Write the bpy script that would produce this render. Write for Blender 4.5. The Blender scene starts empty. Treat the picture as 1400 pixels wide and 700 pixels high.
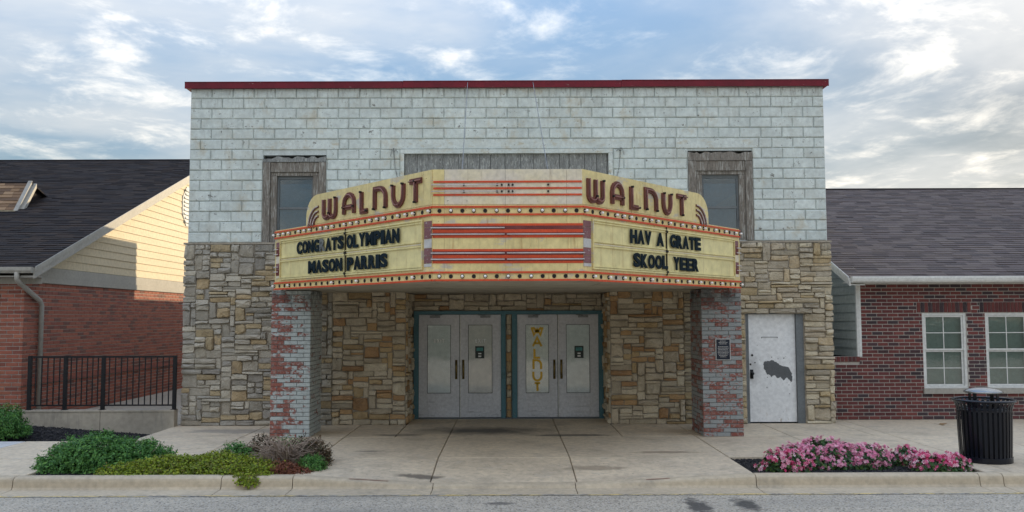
import bpy, math, random
from mathutils import Vector, noise
sc = bpy.context.scene
RAD = math.radians
# ---------------------------------------------------------------- camera
cam_d = bpy.data.cameras.new('camera'); cam = bpy.data.objects.new('camera', cam_d)
sc.collection.objects.link(cam); sc.camera = cam
cam.location = (0, -16.67, 2.0); cam.rotation_euler = (RAD(94.0), RAD(0.2), 0)
cam_d.sensor_width = 36; cam_d.lens = 36 * 1200 / 1400
cam_d.shift_x = 6 / 1400; cam_d.clip_end = 3000; cam_d.clip_start = .1
# ---------------------------------------------------------------- light
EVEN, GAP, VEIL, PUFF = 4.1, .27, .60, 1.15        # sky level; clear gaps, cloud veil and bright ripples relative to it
SUN_EL, SUN_AZ = 15.0, 40.0            # azimuth measured from +Y towards +X
sc.world = bpy.data.worlds.new('World'); sc.world.use_nodes = True
wt = sc.world.node_tree; wt.nodes.clear()
def wn(t, **k):
    n = wt.nodes.new(t)
    for a, b in k.items(): setattr(n, a, b)
    return n
def WL(a, b): wt.links.new(a, b)
def wmath(op, a, b=None, clamp=False):
    n = wn('ShaderNodeMath', operation=op, use_clamp=clamp)
    for i, v in enumerate((a, b)):
        if v is None: continue
        if isinstance(v, (int, float)): n.inputs[i].default_value = v
        else: WL(v, n.inputs[i])
    return n.outputs[0]
sky = wn('ShaderNodeTexSky', sky_type='NISHITA', sun_disc=False, sun_elevation=RAD(SUN_EL), sun_rotation=RAD(SUN_AZ),
         altitude=200, air_density=1.0, dust_density=.25, ozone_density=1.8)
tc = wn('ShaderNodeTexCoord'); sep = wn('ShaderNodeSeparateXYZ'); WL(tc.outputs['Generated'], sep.inputs[0])
zz = wmath('ADD', wmath('MAXIMUM', sep.outputs[2], 0.0), .09)
cmb = wn('ShaderNodeCombineXYZ')
WL(wmath('DIVIDE', sep.outputs[0], zz), cmb.inputs[0]); WL(wmath('DIVIDE', sep.outputs[1], zz), cmb.inputs[1])
def wnoise(scale, detail, rough, dist, off):
    mp = wn('ShaderNodeMapping'); WL(cmb.outputs[0], mp.inputs[0]); mp.inputs['Location'].default_value = off
    mp.inputs['Rotation'].default_value = (0, 0, RAD(-28)); mp.inputs['Scale'].default_value = (.85, .75, 1)
    n = wn('ShaderNodeTexNoise'); WL(mp.outputs[0], n.inputs['Vector'])
    n.inputs['Scale'].default_value = scale; n.inputs['Detail'].default_value = detail
    n.inputs['Roughness'].default_value = rough; n.inputs['Distortion'].default_value = dist
    return n.outputs['Fac']
def wramp(v, lo, hi):
    m = wn('ShaderNodeMapRange', interpolation_type='SMOOTHSTEP'); WL(v, m.inputs['Value'])
    m.inputs['From Min'].default_value = lo; m.inputs['From Max'].default_value = hi
    return m.outputs[0]
broad = wramp(wnoise(.8, 6, .56, .25, (15.0, 9.0, 0)), .33, .63)        # broad veils of grey cloud
puffs = wramp(wnoise(3.6, 8, .62, .3, (7.3, 2.2, 0)), .47, .82)        # brighter ripples
bw = wn('ShaderNodeRGBToBW'); WL(sky.outputs[0], bw.inputs[0])
lum = wmath('MAXIMUM', bw.outputs[0], .02)
def wscale(v, fac):
    m = wn('ShaderNodeVectorMath', operation='SCALE')
    if isinstance(v, tuple): m.inputs[0].default_value = v
    else: WL(v, m.inputs[0])
    if isinstance(fac, (int, float)): m.inputs['Scale'].default_value = fac
    else: WL(fac, m.inputs['Scale'])
    return m.outputs[0]
def wmix(f, a, b):
    m = wn('ShaderNodeMix', data_type='RGBA'); WL(f, m.inputs[0]); WL(a, m.inputs[6]); WL(b, m.inputs[7]); return m.outputs[2]
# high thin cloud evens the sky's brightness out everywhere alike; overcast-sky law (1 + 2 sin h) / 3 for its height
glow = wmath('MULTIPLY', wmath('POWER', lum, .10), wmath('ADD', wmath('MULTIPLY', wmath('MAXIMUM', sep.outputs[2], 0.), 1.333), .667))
blue = wscale(sky.outputs[0], wmath('DIVIDE', GAP, lum))
veil = wscale((1.02, 1.0, .96), VEIL); bright = wscale((1.10, 1.0, .85), PUFF)
c1 = wmix(wmath('MULTIPLY', broad, .64), blue, veil)
c2 = wmix(wmath('MULTIPLY', wmath('MULTIPLY', puffs, wmath('ADD', wmath('MULTIPLY', broad, .6), .4)), .9), c1, bright)
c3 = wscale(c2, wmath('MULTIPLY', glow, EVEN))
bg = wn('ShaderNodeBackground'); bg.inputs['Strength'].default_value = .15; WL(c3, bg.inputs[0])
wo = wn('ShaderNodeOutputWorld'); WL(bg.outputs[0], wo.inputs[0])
sl = bpy.data.lights.new('sun', 'SUN'); sl.energy = 2.2; sl.angle = RAD(.6); sl.color = (1, .80, .52)
sun = bpy.data.objects.new('sun', sl); sc.collection.objects.link(sun)
sd = Vector((math.sin(RAD(SUN_AZ)) * math.cos(RAD(SUN_EL)), math.cos(RAD(SUN_AZ)) * math.cos(RAD(SUN_EL)), math.sin(RAD(SUN_EL))))
sun.rotation_euler = (-sd).to_track_quat('-Z', 'Y').to_euler(); sun.location = (20, 20, 15)
vs = sc.view_settings; vs.view_transform = 'Standard'; vs.look = 'None'; vs.gamma = 1; vs.use_curve_mapping = False; vs.exposure = 1.28
# ---------------------------------------------------------------- helpers
R = random.Random(11)
W = {}                                  # world position of every object built
def link(o, parent, world, label=None, cat=None, group=None, kind=None):
    sc.collection.objects.link(o)
    W[o] = Vector(world)
    if parent is not None:
        o.parent = parent; o.location = W[o] - W[parent]
    else: o.location = W[o]
    for k, v in (('label', label), ('category', cat), ('group', group), ('kind', kind)):
        if v: o[k] = v
    return o
def thing(name, loc, label, cat, group=None):
    return link(bpy.data.objects.new(name, None), None, loc, label, cat, group)
class MB:
    def __init__(s): s.v = []; s.f = []
    def add(s, vs, fs):
        n = len(s.v); s.v += [tuple(p) for p in vs]; s.f += [tuple(i + n for i in q) for q in fs]; return s
    def box(s, x0, x1, y0, y1, z0, z1):
        return s.add([(x0,y0,z0),(x1,y0,z0),(x1,y1,z0),(x0,y1,z0),(x0,y0,z1),(x1,y0,z1),(x1,y1,z1),(x0,y1,z1)],
                     [(0,3,2,1),(4,5,6,7),(0,1,5,4),(1,2,6,5),(2,3,7,6),(3,0,4,7)])
    def prism(s, poly, o, ux, uz, un, d0, d1):
        """poly in (u,v); o origin; extruded along un from d0 to d1 (d1 is the visible face)"""
        o = Vector(o); ux = Vector(ux); uz = Vector(uz); un = Vector(un); n = len(poly)
        vs = [o + ux*a + uz*b + un*d0 for a, b in poly] + [o + ux*a + uz*b + un*d1 for a, b in poly]
        fs = [tuple(range(n, 2*n)), tuple(range(n-1, -1, -1))] + [(i, (i+1) % n, n + (i+1) % n, n + i) for i in range(n)]
        return s.add(vs, fs)
    def tube(s, path, r, seg=8, cap=True):
        path = [Vector(p) for p in path]; rs = r if isinstance(r, (list, tuple)) else [r]*len(path)
        rings = []; up = None
        for i, p in enumerate(path):
            t = (path[min(i+1, len(path)-1)] - path[max(i-1, 0)]).normalized()
            if up is None: up = Vector((0,0,1)) if abs(t.z) < .9 else Vector((1,0,0))
            a = t.cross(up).normalized(); b = a.cross(t).normalized(); up = b
            rings.append([p + (a*math.cos(k*2*math.pi/seg) + b*math.sin(k*2*math.pi/seg))*rs[i] for k in range(seg)])
        vs = [q for g in rings for q in g]; fs = []
        for i in range(len(path)-1):
            for k in range(seg):
                fs.append((i*seg+k, i*seg+(k+1) % seg, (i+1)*seg+(k+1) % seg, (i+1)*seg+k))
        if cap: fs += [tuple(range(seg-1, -1, -1)), tuple(range((len(path)-1)*seg, len(path)*seg))]
        return s.add(vs, fs)
    def bar(s, p, q, w, h, n=(0,-1,0)):
        """rectangular bar from p to q, w across (perp. to n), h along n"""
        p = Vector(p); q = Vector(q); n = Vector(n).normalized(); t = (q-p).normalized(); a = t.cross(n).normalized(); n = a.cross(t)
        vs = [b + a*i*w/2 + n*j*h/2 for b in (p, q) for i, j in ((-1,-1),(1,-1),(1,1),(-1,1))]
        return s.add(vs, [(0,1,2,3),(7,6,5,4),(0,4,5,1),(1,5,6,2),(2,6,7,3),(3,7,4,0)])
    def lathe(s, prof, c, seg=32):
        c = Vector(c); vs = []; fs = []
        for r, z in prof:
            for k in range(seg):
                a = k*2*math.pi/seg; vs.append(c + Vector((r*math.cos(a), r*math.sin(a), z)))
        for i in range(len(prof)-1):
            for k in range(seg):
                fs.append((i*seg+k, i*seg+(k+1) % seg, (i+1)*seg+(k+1) % seg, (i+1)*seg+k))
        return s.add(vs, fs)
    def mesh(s, name, mat, smooth=False, org=(0,0,0)):
        m = bpy.data.meshes.new(name); o = Vector(org)
        m.from_pydata([Vector(p) - o for p in s.v], [], s.f); m.update()
        if mat: m.materials.append(mat)
        if smooth: m.polygons.foreach_set('use_smooth', [True]*len(m.polygons))
        return m
    def build(s, name, mat, parent=None, smooth=False, kind=None, label=None, cat=None, group=None, org=None):
        if org is None: org = W[parent] if parent is not None else (0,0,0)
        return link(bpy.data.objects.new(name, s.mesh(name, mat, smooth, org)), parent, org, label, cat, group, kind)
def inst(name, mesh, parent, world, rz=0, kind=None):
    o = bpy.data.objects.new(name, mesh); o.rotation_euler = (0, 0, rz)
    return link(o, parent, world, kind=kind)
# ---------------------------------------------------------------- materials
class NT:
    def __init__(s, name):
        s.m = bpy.data.materials.new(name); s.m.use_nodes = True; s.t = s.m.node_tree
        s.b = s.t.nodes['Principled BSDF']; s.out = s.t.nodes['Material Output']
        s.geo = s.t.nodes.new('ShaderNodeNewGeometry'); s.pos = s.geo.outputs['Position']
    def n(s, t, **k):
        x = s.t.nodes.new(t)
        for a, b in k.items(): setattr(x, a, b)
        return x
    def L(s, a, b): s.t.links.new(a, b)
    def put(s, sock, v):
        if isinstance(v, bpy.types.NodeSocket): s.L(v, sock)
        elif isinstance(v, tuple) and len(v) == 3 and sock.type == 'RGBA': sock.default_value = v + (1,)
        else: sock.default_value = v
    def math(s, op, a, b=0., clamp=False):
        x = s.n('ShaderNodeMath', operation=op, use_clamp=clamp); s.put(x.inputs[0], a); s.put(x.inputs[1], b); return x.outputs[0]
    def mix(s, f, a, b, blend='MIX'):
        x = s.n('ShaderNodeMix', data_type='RGBA', blend_type=blend); s.put(x.inputs[0], f); s.put(x.inputs[6], a); s.put(x.inputs[7], b); return x.outputs[2]
    def map(s, st=(1,1,1), off=(0,0,0)):
        x = s.n('ShaderNodeMapping'); s.L(s.pos, x.inputs[0]); x.inputs['Scale'].default_value = st; x.inputs['Location'].default_value = off; return x.outputs[0]
    def noise(s, sc_, st=(1,1,1), off=(0,0,0), detail=5, rough=.6, dist=0):
        x = s.n('ShaderNodeTexNoise'); s.L(s.map(st, off), x.inputs['Vector'])
        x.inputs['Scale'].default_value = sc_; x.inputs['Detail'].default_value = detail; x.inputs['Roughness'].default_value = rough; x.inputs['Distortion'].default_value = dist
        return x.outputs['Fac']
    def rng(s, v, lo, hi, a=0., b=1.):
        x = s.n('ShaderNodeMapRange'); s.put(x.inputs[0], v)
        for i, q in enumerate((lo, hi, a, b)): x.inputs[i+1].default_value = q
        return x.outputs[0]
    def ramp(s, v, stops, interp='CONSTANT'):
        x = s.n('ShaderNodeValToRGB'); x.color_ramp.interpolation = interp; s.L(v, x.inputs[0]); e = x.color_ramp.elements
        while len(e) < len(stops): e.new(.5)
        for q, (p, c) in zip(e, stops): q.position = p; q.color = tuple(c) + (1,)
        return x.outputs[0]
MAT = {}
def pm(name, col, col2=None, vsc=2., rough=.75, rnd=0., palette=None, island=None, layers=(), bump=.3, bs=60., bd=.01, spec=.3, metal=0., st=(1,1,1), transl=0., brick=None):
    g = NT(name)
    col2 = col2 or tuple(c*.75 for c in col)
    nz = g.rng(g.noise(vsc, st), .32, .68)
    if palette or island:
        src = g.geo.outputs['Random Per Island'] if island else g.n('ShaderNodeObjectInfo').outputs['Random']
        pal = palette or island
        base = g.ramp(src, [(i/len(pal), c) for i, c in enumerate(pal)])
        c = g.mix(nz, g.mix(1., base, tuple(b/max(a, .001) for a, b in zip(col, col2)), 'MULTIPLY'), base) if not island else base
    else: c = g.mix(nz, col2, col)
    fine = g.rng(g.noise(vsc*9, detail=3), .3, .7, .86, 1.1)
    c = g.mix(1., c, fine, 'MULTIPLY')
    if rnd:
        r2 = g.n('ShaderNodeTexWhiteNoise', noise_dimensions='1D'); g.L(g.n('ShaderNodeObjectInfo').outputs['Random'], r2.inputs['W'])
        c = g.mix(1., c, g.rng(r2.outputs['Value'], 0, 1, 1-rnd, 1+rnd), 'MULTIPLY')
    for q in layers:
        f = g.rng(g.noise(q.get('s', 8), q.get('st', (1,1,1)), q.get('off', (0,0,0)), q.get('det', 6), q.get('r', .65), q.get('dist', 0)), q.get('lo', .6), q.get('hi', .64))
        if 'grad' in q:
            ax, a, b = q['grad']; sp = g.n('ShaderNodeSeparateXYZ'); g.L(g.pos, sp.inputs[0])
            gm = g.rng(sp.outputs[ax], a, b)
            if q.get('add'):
                nzv = g.noise(q.get('s', 8), q.get('st', (1,1,1)), q.get('off', (0,0,0)), 8, .72)
                if q.get('objr'):
                    wn_ = g.n('ShaderNodeTexWhiteNoise', noise_dimensions='1D'); g.L(g.n('ShaderNodeObjectInfo').outputs['Random'], wn_.inputs['W'])
                    nzv = g.math('ADD', nzv, g.math('MULTIPLY', g.math('SUBTRACT', wn_.outputs['Value'], .5), q['objr']))
                f = g.rng(g.math('ADD', nzv, g.math('MULTIPLY', gm, q['add'])), q['lo'], q['hi'])
            else: f = g.math('MULTIPLY', f, gm)
        if 'blob' in q:
            bx, by, bz, rx, ry, rz = q['blob']; mp = g.map((1/rx, 1/ry, 1/rz), (-bx/rx, -by/ry, -bz/rz))
            ln = g.n('ShaderNodeVectorMath', operation='LENGTH'); g.L(mp, ln.inputs[0])
            wob = g.math('ADD', ln.outputs['Value'], g.math('MULTIPLY', g.math('SUBTRACT', g.noise(q.get('bs', 5)), .5), q.get('wob', 1.2)))
            bm_ = g.rng(wob, 1., q.get('core', .55)); f = bm_ if q.get('only') else g.math('MULTIPLY', f, bm_)
        c = g.mix(g.math('MULTIPLY', f, q.get('amt', 1.)), c, q['col'])
    if brick:
        bt = g.n('ShaderNodeTexBrick'); g.L(g.map(*brick['map']), bt.inputs['Vector'])
    g.put(g.b.inputs['Base Color'], c); g.b.inputs['Roughness'].default_value = rough; g.b.inputs['Metallic'].default_value = metal
    g.b.inputs['Specular IOR Level'].default_value = spec
    if bump:
        bp = g.n('ShaderNodeBump'); bp.inputs['Strength'].default_value = bump; bp.inputs['Distance'].default_value = bd
        g.L(g.math('ADD', g.noise(bs, st, detail=6), g.math('MULTIPLY', g.noise(bs/5, st), 1.5)), bp.inputs['Height']); g.L(bp.outputs[0], g.b.inputs['Normal'])
    if transl:
        tr = g.n('ShaderNodeBsdfTranslucent'); g.put(tr.inputs[0], c); ms = g.n('ShaderNodeMixShader'); ms.inputs[0].default_value = transl
        g.L(g.b.outputs[0], ms.inputs[1]); g.L(tr.outputs[0], ms.inputs[2]); g.L(ms.outputs[0], g.out.inputs[0])
    MAT[name] = g.m; return g.m
def glass(name, tint, rough=.03, mixf=.5):
    """window pane: tinted see-through mixed with a sharp reflection by real Fresnel"""
    g = NT(name); g.t.nodes.remove(g.b)
    tr = g.n('ShaderNodeBsdfTransparent'); tr.inputs[0].default_value = tint + (1,)
    gl = g.n('ShaderNodeBsdfGlossy'); gl.inputs['Roughness'].default_value = rough
    bp = g.n('ShaderNodeBump'); bp.inputs['Strength'].default_value = .08; bp.inputs['Distance'].default_value = .02; g.L(g.noise(3.), bp.inputs['Height']); g.L(bp.outputs[0], gl.inputs['Normal'])
    fr = g.n('ShaderNodeFresnel'); fr.inputs[0].default_value = 1.52
    ms = g.n('ShaderNodeMixShader'); g.L(g.math('MAXIMUM', g.math('MULTIPLY', fr.outputs[0], 2.), mixf*.25, True), ms.inputs[0]); g.L(tr.outputs[0], ms.inputs[1]); g.L(gl.outputs[0], ms.inputs[2])
    g.L(ms.outputs[0], g.out.inputs[0]); MAT[name] = g.m; return g.m
chip_d = (.10, .085, .07)
BL = (dict(col=(.47,.455,.38), s=1.7, lo=.50, hi=.75, amt=.55), dict(col=(.44,.44,.41), s=3, st=(4,1,.3), lo=.56, hi=.78, amt=.55), dict(col=chip_d, s=8, lo=.61, hi=.63, amt=.85, det=9, r=.78),
      dict(col=(.30,.27,.21), s=26, lo=.64, hi=.68, amt=.85), dict(col=(.50,.42,.28), s=2.6, off=(5,1,2), lo=.57, hi=.70, amt=.5), dict(col=(.28,.27,.24), s=7, st=(3,1,.6), lo=.52, hi=.66, grad=(2, 5.9, 6.42), amt=.7))
pm('block_paint', (.70,.75,.71), (.57,.62,.59), 1.3, .6, rnd=.05, bump=.6, bs=38, bd=.015, layers=BL)
pm('lintel_paint', (.69,.735,.70), (.56,.60,.56), 2, .65, bump=.5, layers=BL + (dict(col=(.50,.42,.27), s=5, st=(1,1,2), lo=.54, hi=.68, amt=.6),))
pm('block_joint', (.66,.71,.69), (.50,.54,.52), 4, .8, layers=(dict(col=(.25,.235,.2), s=9, lo=.6, hi=.7, amt=.8),))
pm('coping_red', (.19,.010,.022), (.13,.008,.016), 3, .42, bump=.08, layers=(dict(col=(.5,.42,.36), s=14, st=(1,1,4), lo=.69, hi=.70),))
grey = [(0.414,0.380,0.315),(0.467,0.423,0.347),(0.371,0.343,0.294),(0.509,0.460,0.367),(0.445,0.402,0.326),(0.456,0.360,0.221),(0.477,0.434,0.357),(0.487,0.371,0.221),(0.392,0.365,0.310),(0.434,0.391,0.315),(0.530,0.481,0.389),(0.350,0.322,0.278)]
beige = [(0.513,0.436,0.310),(0.570,0.491,0.350),(0.467,0.403,0.295),(0.547,0.436,0.280),(0.524,0.447,0.330),(0.433,0.376,0.285),(0.604,0.523,0.375),(0.502,0.392,0.230)]
warm = [(0.616,0.523,0.385),(0.547,0.469,0.345),(0.661,0.572,0.420),(0.513,0.327,0.165),(0.593,0.507,0.375),(0.445,0.267,0.135),(0.638,0.550,0.405),(0.570,0.480,0.350),(0.524,0.382,0.210),(0.513,0.436,0.320)]
def stone_mat(n, pal):
    for nm_, kw in ((n, dict(palette=pal, rnd=.12)), (n + '_small', dict(island=pal))):
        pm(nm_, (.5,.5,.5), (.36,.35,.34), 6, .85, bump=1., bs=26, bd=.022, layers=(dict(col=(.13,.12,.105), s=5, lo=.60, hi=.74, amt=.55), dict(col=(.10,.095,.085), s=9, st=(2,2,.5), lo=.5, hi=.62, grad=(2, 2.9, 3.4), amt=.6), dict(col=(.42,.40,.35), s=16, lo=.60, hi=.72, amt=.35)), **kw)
stone_mat('stone_grey', grey); stone_mat('stone_beige', beige); stone_mat('stone_warm', warm)
pm('mortar', (.40,.35,.28), (.27,.235,.19), 6, .95, bump=.6, bs=80)
pw = (.46,.53,.55)
def pier_brick(n, lo, grad, add, s=8, pc=(.46,.50,.49)):
    pm(n, (.36,.12,.085), (.25,.09,.07), 9, .8, rnd=.18, bump=.5, bs=60, layers=(
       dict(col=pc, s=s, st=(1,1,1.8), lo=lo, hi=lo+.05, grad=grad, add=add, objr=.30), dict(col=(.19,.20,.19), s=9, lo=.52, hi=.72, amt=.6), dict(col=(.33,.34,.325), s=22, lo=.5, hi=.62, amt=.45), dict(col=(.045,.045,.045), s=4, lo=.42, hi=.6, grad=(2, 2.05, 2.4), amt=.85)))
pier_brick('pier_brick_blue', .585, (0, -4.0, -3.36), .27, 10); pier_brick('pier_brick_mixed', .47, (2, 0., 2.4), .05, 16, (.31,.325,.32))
pm('pier_joint', (.27,.29,.28), (.16,.17,.165), 9, .9)
pm('dark_brick', (.5,.5,.5), (.37,.36,.36), 14, .75, palette=[(.150,.046,.044),(.175,.052,.046),(.125,.042,.042),(.16,.049,.045),(.075,.042,.046),(.19,.058,.050),(.058,.040,.045),(.14,.045,.043)], rnd=.15, bump=.5, bs=70)
pm('dark_brick_field', (.12,.028,.028), None, 9, .75, island=[(.150,.046,.044),(.175,.052,.046),(.125,.042,.042),(.16,.049,.045),(.075,.042,.046),(.058,.040,.045)], bump=.5)
pm('brick_joint', (.52,.48,.43), (.42,.385,.345), 6, .95)
pm('red_brick', (.5,.5,.5), (.40,.38,.37), 12, .8, palette=[(.34,.115,.075),(.38,.13,.085),(.30,.105,.07),(.35,.135,.09),(.26,.09,.065),(.39,.145,.09)], rnd=.1, bump=.5, bs=60)
pm('red_brick_field', (.27,.09,.05), None, 9, .8, island=[(.33,.115,.075),(.31,.105,.07),(.36,.125,.08),(.27,.095,.068),(.34,.12,.078),(.19,.085,.065)], bump=.4)
pm('cream', (.80,.66,.31), (.70,.57,.26), 1.2, .42, bump=.06, bs=20, layers=(
    dict(col=(.52,.48,.43), s=2.0, st=(1,1,2.2), off=(2,4,1), lo=.56, hi=.62, amt=.75), dict(col=(.40,.31,.17), s=6, st=(3,3,.25), lo=.57, hi=.75, amt=.6),
    dict(col=(.16,.09,.04), s=18, lo=.68, hi=.71), dict(col=(.40,.20,.07), s=5, st=(5,5,.45), lo=.58, hi=.72, amt=.75)))
pm('cream_panel', (.82,.72,.36), (.75,.65,.32), .8, .35, bump=.03, bs=15, layers=(dict(col=(.46,.31,.13), s=5, st=(3,3,.3), lo=.55, hi=.75, amt=.65), dict(col=(.45,.28,.11), s=14, st=(1,1,3), lo=.66, hi=.71, amt=.8)))
pm('cream_faded', (.68,.61,.52), (.78,.68,.44), 2, .5, bump=.06, layers=(dict(col=(.3,.22,.13), s=4, st=(4,4,.5), lo=.58, hi=.75, amt=.6), dict(col=(.12,.09,.06), s=16, lo=.68, hi=.7)))
pm('soffit_paint', (.50,.46,.36), (.36,.32,.25), 1.5, .6, bump=.12, bs=8, layers=(dict(col=(.17,.12,.08), s=2.2, lo=.56, hi=.72, amt=.7),))
pm('stripe_red', (.72,.095,.03), (.60,.075,.026), 3, .4, bump=.05, layers=(dict(col=(.30,.05,.03), s=9, st=(3,3,.6), lo=.6, hi=.7, amt=.7), dict(col=(.55,.40,.25), s=22, lo=.69, hi=.71)))
pm('stripe_maroon', (.15,.030,.028), (.21,.06,.055), 3, .5, bump=.05, layers=(dict(col=(.05,.03,.03), s=5, lo=.56, hi=.7, amt=.7),))
pm('stripe_faded', (.26,.13,.14), (.2,.08,.08), 4, .6, layers=(dict(col=(.5,.45,.45), s=14, st=(1,1,2), lo=.6, hi=.68),))
pm('letter_maroon', (.19,.065,.048), (.13,.045,.034), 5, .5, bump=.1, layers=(dict(col=(.38,.25,.2), s=25, lo=.66, hi=.7, amt=.8),))
pm('tube_glass', (.66,.62,.60), (.55,.48,.46), 8, .25, bump=0)
pm('tube_rose', (.33,.16,.13), (.24,.10,.085), 8, .3, bump=0)
pm('letter_black', (.010,.022,.030), (.007,.014,.02), 3, .8, bump=.03, spec=.15)
pm('letter_pale', (.22,.225,.21), (.03,.04,.05), 14, .7, bump=.03)
pm('bulb_glass', (.95,.93,.88), (.92,.9,.85), 2, .12, bump=0, spec=.8)
pm('socket_dark', (.025,.022,.02), None, 8, .6)
pm('old_wood', (.30,.265,.225), (.185,.16,.135), 3, .85, st=(9,9,.8), bump=1., bs=9, bd=.03, layers=(dict(col=(.56,.55,.50), s=7, st=(7,7,.7), lo=.52, hi=.64, amt=.8, det=8), dict(col=(.06,.05,.042), s=10, st=(7,7,.6), lo=.58, hi=.66, amt=.85)))
pm('silver_wood', (.34,.345,.33), (.21,.21,.20), 3, .85, st=(6,6,1.4), bump=1., bs=10, bd=.03, layers=(dict(col=(.58,.59,.55), s=6, st=(5,5,1.2), lo=.53, hi=.65, amt=.8, dist=1.), dict(col=(.09,.09,.085), s=8, st=(6,6,1.), lo=.58, hi=.66, amt=.8)))
pm('steel_frame', (.17,.185,.19), (.13,.14,.145), 3, .5)
pm('blind_blue', (.22,.32,.38), (.18,.27,.33), 1.5, .8, bump=.05)  # sky reflection in the upper panes, put into a backing colour
pm('dark_room', (.01,.01,.011), None, 2, .9, bump=0)
pm('torn_cloth', (.34,.37,.38), (.24,.27,.29), 5, .9)
pm('teal_frame', (.10,.22,.26), (.08,.18,.21), 4, .5, bump=.15, layers=(dict(col=(.25,.28,.28), s=12, lo=.67, hi=.69), dict(col=(.03,.04,.04), s=5, lo=.6, hi=.75, amt=.5)))
pm('door_paint', (.68,.68,.70), (.60,.60,.625), 2, .5, bump=.12, bs=30, layers=(dict(col=(.05,.05,.05), s=9, lo=.685, hi=.70), dict(col=(.36,.36,.37), s=6, st=(.6,1,5), lo=.60, hi=.66, grad=(2, .55, .2), amt=.8)))
pm('pane_white', (.95,.92,.84), (.90,.87,.8), 1, .35, bump=.02)  # pale tones of the reflected street, for sheets behind the door glass
pm('pane_pink', (.74,.66,.58), (.68,.60,.53), 1, .35, bump=.02)
pm('pane_grey', (.62,.66,.64), (.74,.75,.72), 1.2, .25, bump=.02)
pm('gold_paint', (.80,.50,.05), (.72,.44,.05), 4, .5, bump=0)
pm('white_vinyl', (.95,.95,.93), None, 4, .5, bump=0)
pm('sticker_teal', (.07,.30,.28), (.04,.16,.16), 12, .4, bump=0)
pm('sticker_dark', (.03,.045,.04), None, 20, .4, bump=0)
pm('brass', (.36,.27,.10), (.2,.15,.06), 10, .38, metal=.8, bump=.05)
pm('closer_metal', (.22,.22,.22), None, 8, .4, metal=.5)
pm('steel_door_paint', (.82,.82,.81), (.76,.765,.76), 1.5, .5, bump=.06, bs=12, layers=(dict(col=(.55,.55,.53), s=3, lo=.55, hi=.75, amt=.5), dict(col=(.25,.22,.19), s=14, lo=.69, hi=.71, amt=.8), dict(col=(.40,.33,.25), s=6, st=(3,1,.7), lo=.55, hi=.7, grad=(2, .35, .03), amt=.7), dict(col=(.30,.29,.28), blob=(4.63, 0, 1.0, .16, 1, .3), only=1, amt=.35, bs=9)))
pm('bare_grey', (.125,.13,.135), (.10,.105,.11), 5, .6)
pm('concrete', (.68,.56,.40), (.58,.475,.345), 1.1, .85, rnd=.05, bump=.4, bs=70, bd=.012, layers=(
    dict(col=(.24,.205,.16), s=1.6, lo=.50, hi=.75, amt=.5), dict(col=(.56,.50,.41), s=3.3, off=(3,8,0), lo=.55, hi=.72, amt=.45), dict(col=(.13,.115,.095), s=22, lo=.645, hi=.67, amt=.7), dict(col=(.33,.285,.22), s=11, lo=.5, hi=.7, amt=.5), dict(col=(.60,.53,.42), s=28, lo=.58, hi=.66, amt=.35), dict(col=(.30,.21,.13), s=2.2, off=(1,5,0), lo=.62, hi=.72, amt=.4),
    dict(col=(.085,.08,.075), blob=(-.45, -.95, 0, 1.5, .65, 1), only=1, wob=1.0, core=.25, amt=.85, bs=2.2), dict(col=(.09,.085,.08), blob=(1.1, -1.6, 0, .8, .16, 1), only=1, amt=.7, bs=3),
    dict(col=(.15,.13,.11), blob=(-1.9, -1.5, 0, .5, .14, 1), only=1, amt=.7, bs=3), dict(col=(.14,.115,.09), blob=(-1.15, -5.0, 0, .35, .13, 1), only=1, amt=.85, bs=6),
    dict(col=(.22,.16,.11), blob=(2.3, -3.5, 0, .55, .13, 1), only=1, amt=.7, bs=5), dict(col=(.22,.17,.12), blob=(1.2, -4.55, 0, .5, .16, 1), only=1, amt=.6, bs=5),
    dict(col=(.16,.14,.12), blob=(-2.1, -3.3, 0, .25, .08, 1), only=1, amt=.7, bs=6), dict(col=(.22,.205,.185), blob=(-4.6, -.9, 0, 1.3, .35, 1), only=1, amt=.6, bs=3)))
pm('concrete_light', (.60,.58,.55), (.52,.50,.48), 1.5, .8, bump=.2, bs=80)
pm('concrete_wall', (.46,.40,.315), (.34,.30,.24), 1.2, .85, bump=.3, bs=60, layers=(dict(col=(.17,.165,.15), s=3, st=(3,3,.4), lo=.54, hi=.75, amt=.6),))
pm('curb_concrete', (.56,.46,.325), (.45,.37,.265), 1.6, .85, bump=.35, bs=90, layers=(dict(col=(.16,.15,.13), s=3, lo=.55, hi=.8, amt=.55), dict(col=(.15,.14,.12), s=40, lo=.64, hi=.7, amt=.5)))
pm('joint_dark', (.035,.033,.03), None, 5, .95)
pm('asphalt', (.53,.46,.355), (.45,.39,.305), 1.1, .9, bump=.8, bs=130, bd=.012, layers=(
    dict(col=(.64,.60,.53), s=38, lo=.53, hi=.60, amt=.8, det=3), dict(col=(.12,.11,.10), s=34, off=(4,2,1), lo=.54, hi=.60, amt=.75, det=3), dict(col=(.24,.225,.20), s=.8, st=(.3,1.5,1), lo=.5, hi=.7, amt=.5),
    dict(col=(.055,.052,.05), blob=(2.17, -6.5, 0, .16, .5, 1), only=1, amt=.85, bs=6, wob=1.6), dict(col=(.05,.048,.045), blob=(2.74, -6.4, 0, .17, .42, 1), only=1, amt=.85, bs=6, wob=1.6),
    dict(col=(.08,.075,.07), blob=(-.1, -6.3, 0, .2, .1, 1), only=1, amt=.7, bs=9)))
pm('yellow_paint', (.74,.54,.20), (.64,.50,.24), 6, .8, layers=(dict(col=(.36,.33,.28), s=4, st=(1,6,1), lo=.44, hi=.52), dict(col=(.09,.08,.07), s=16, st=(1,3,1), lo=.54, hi=.58)))
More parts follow.
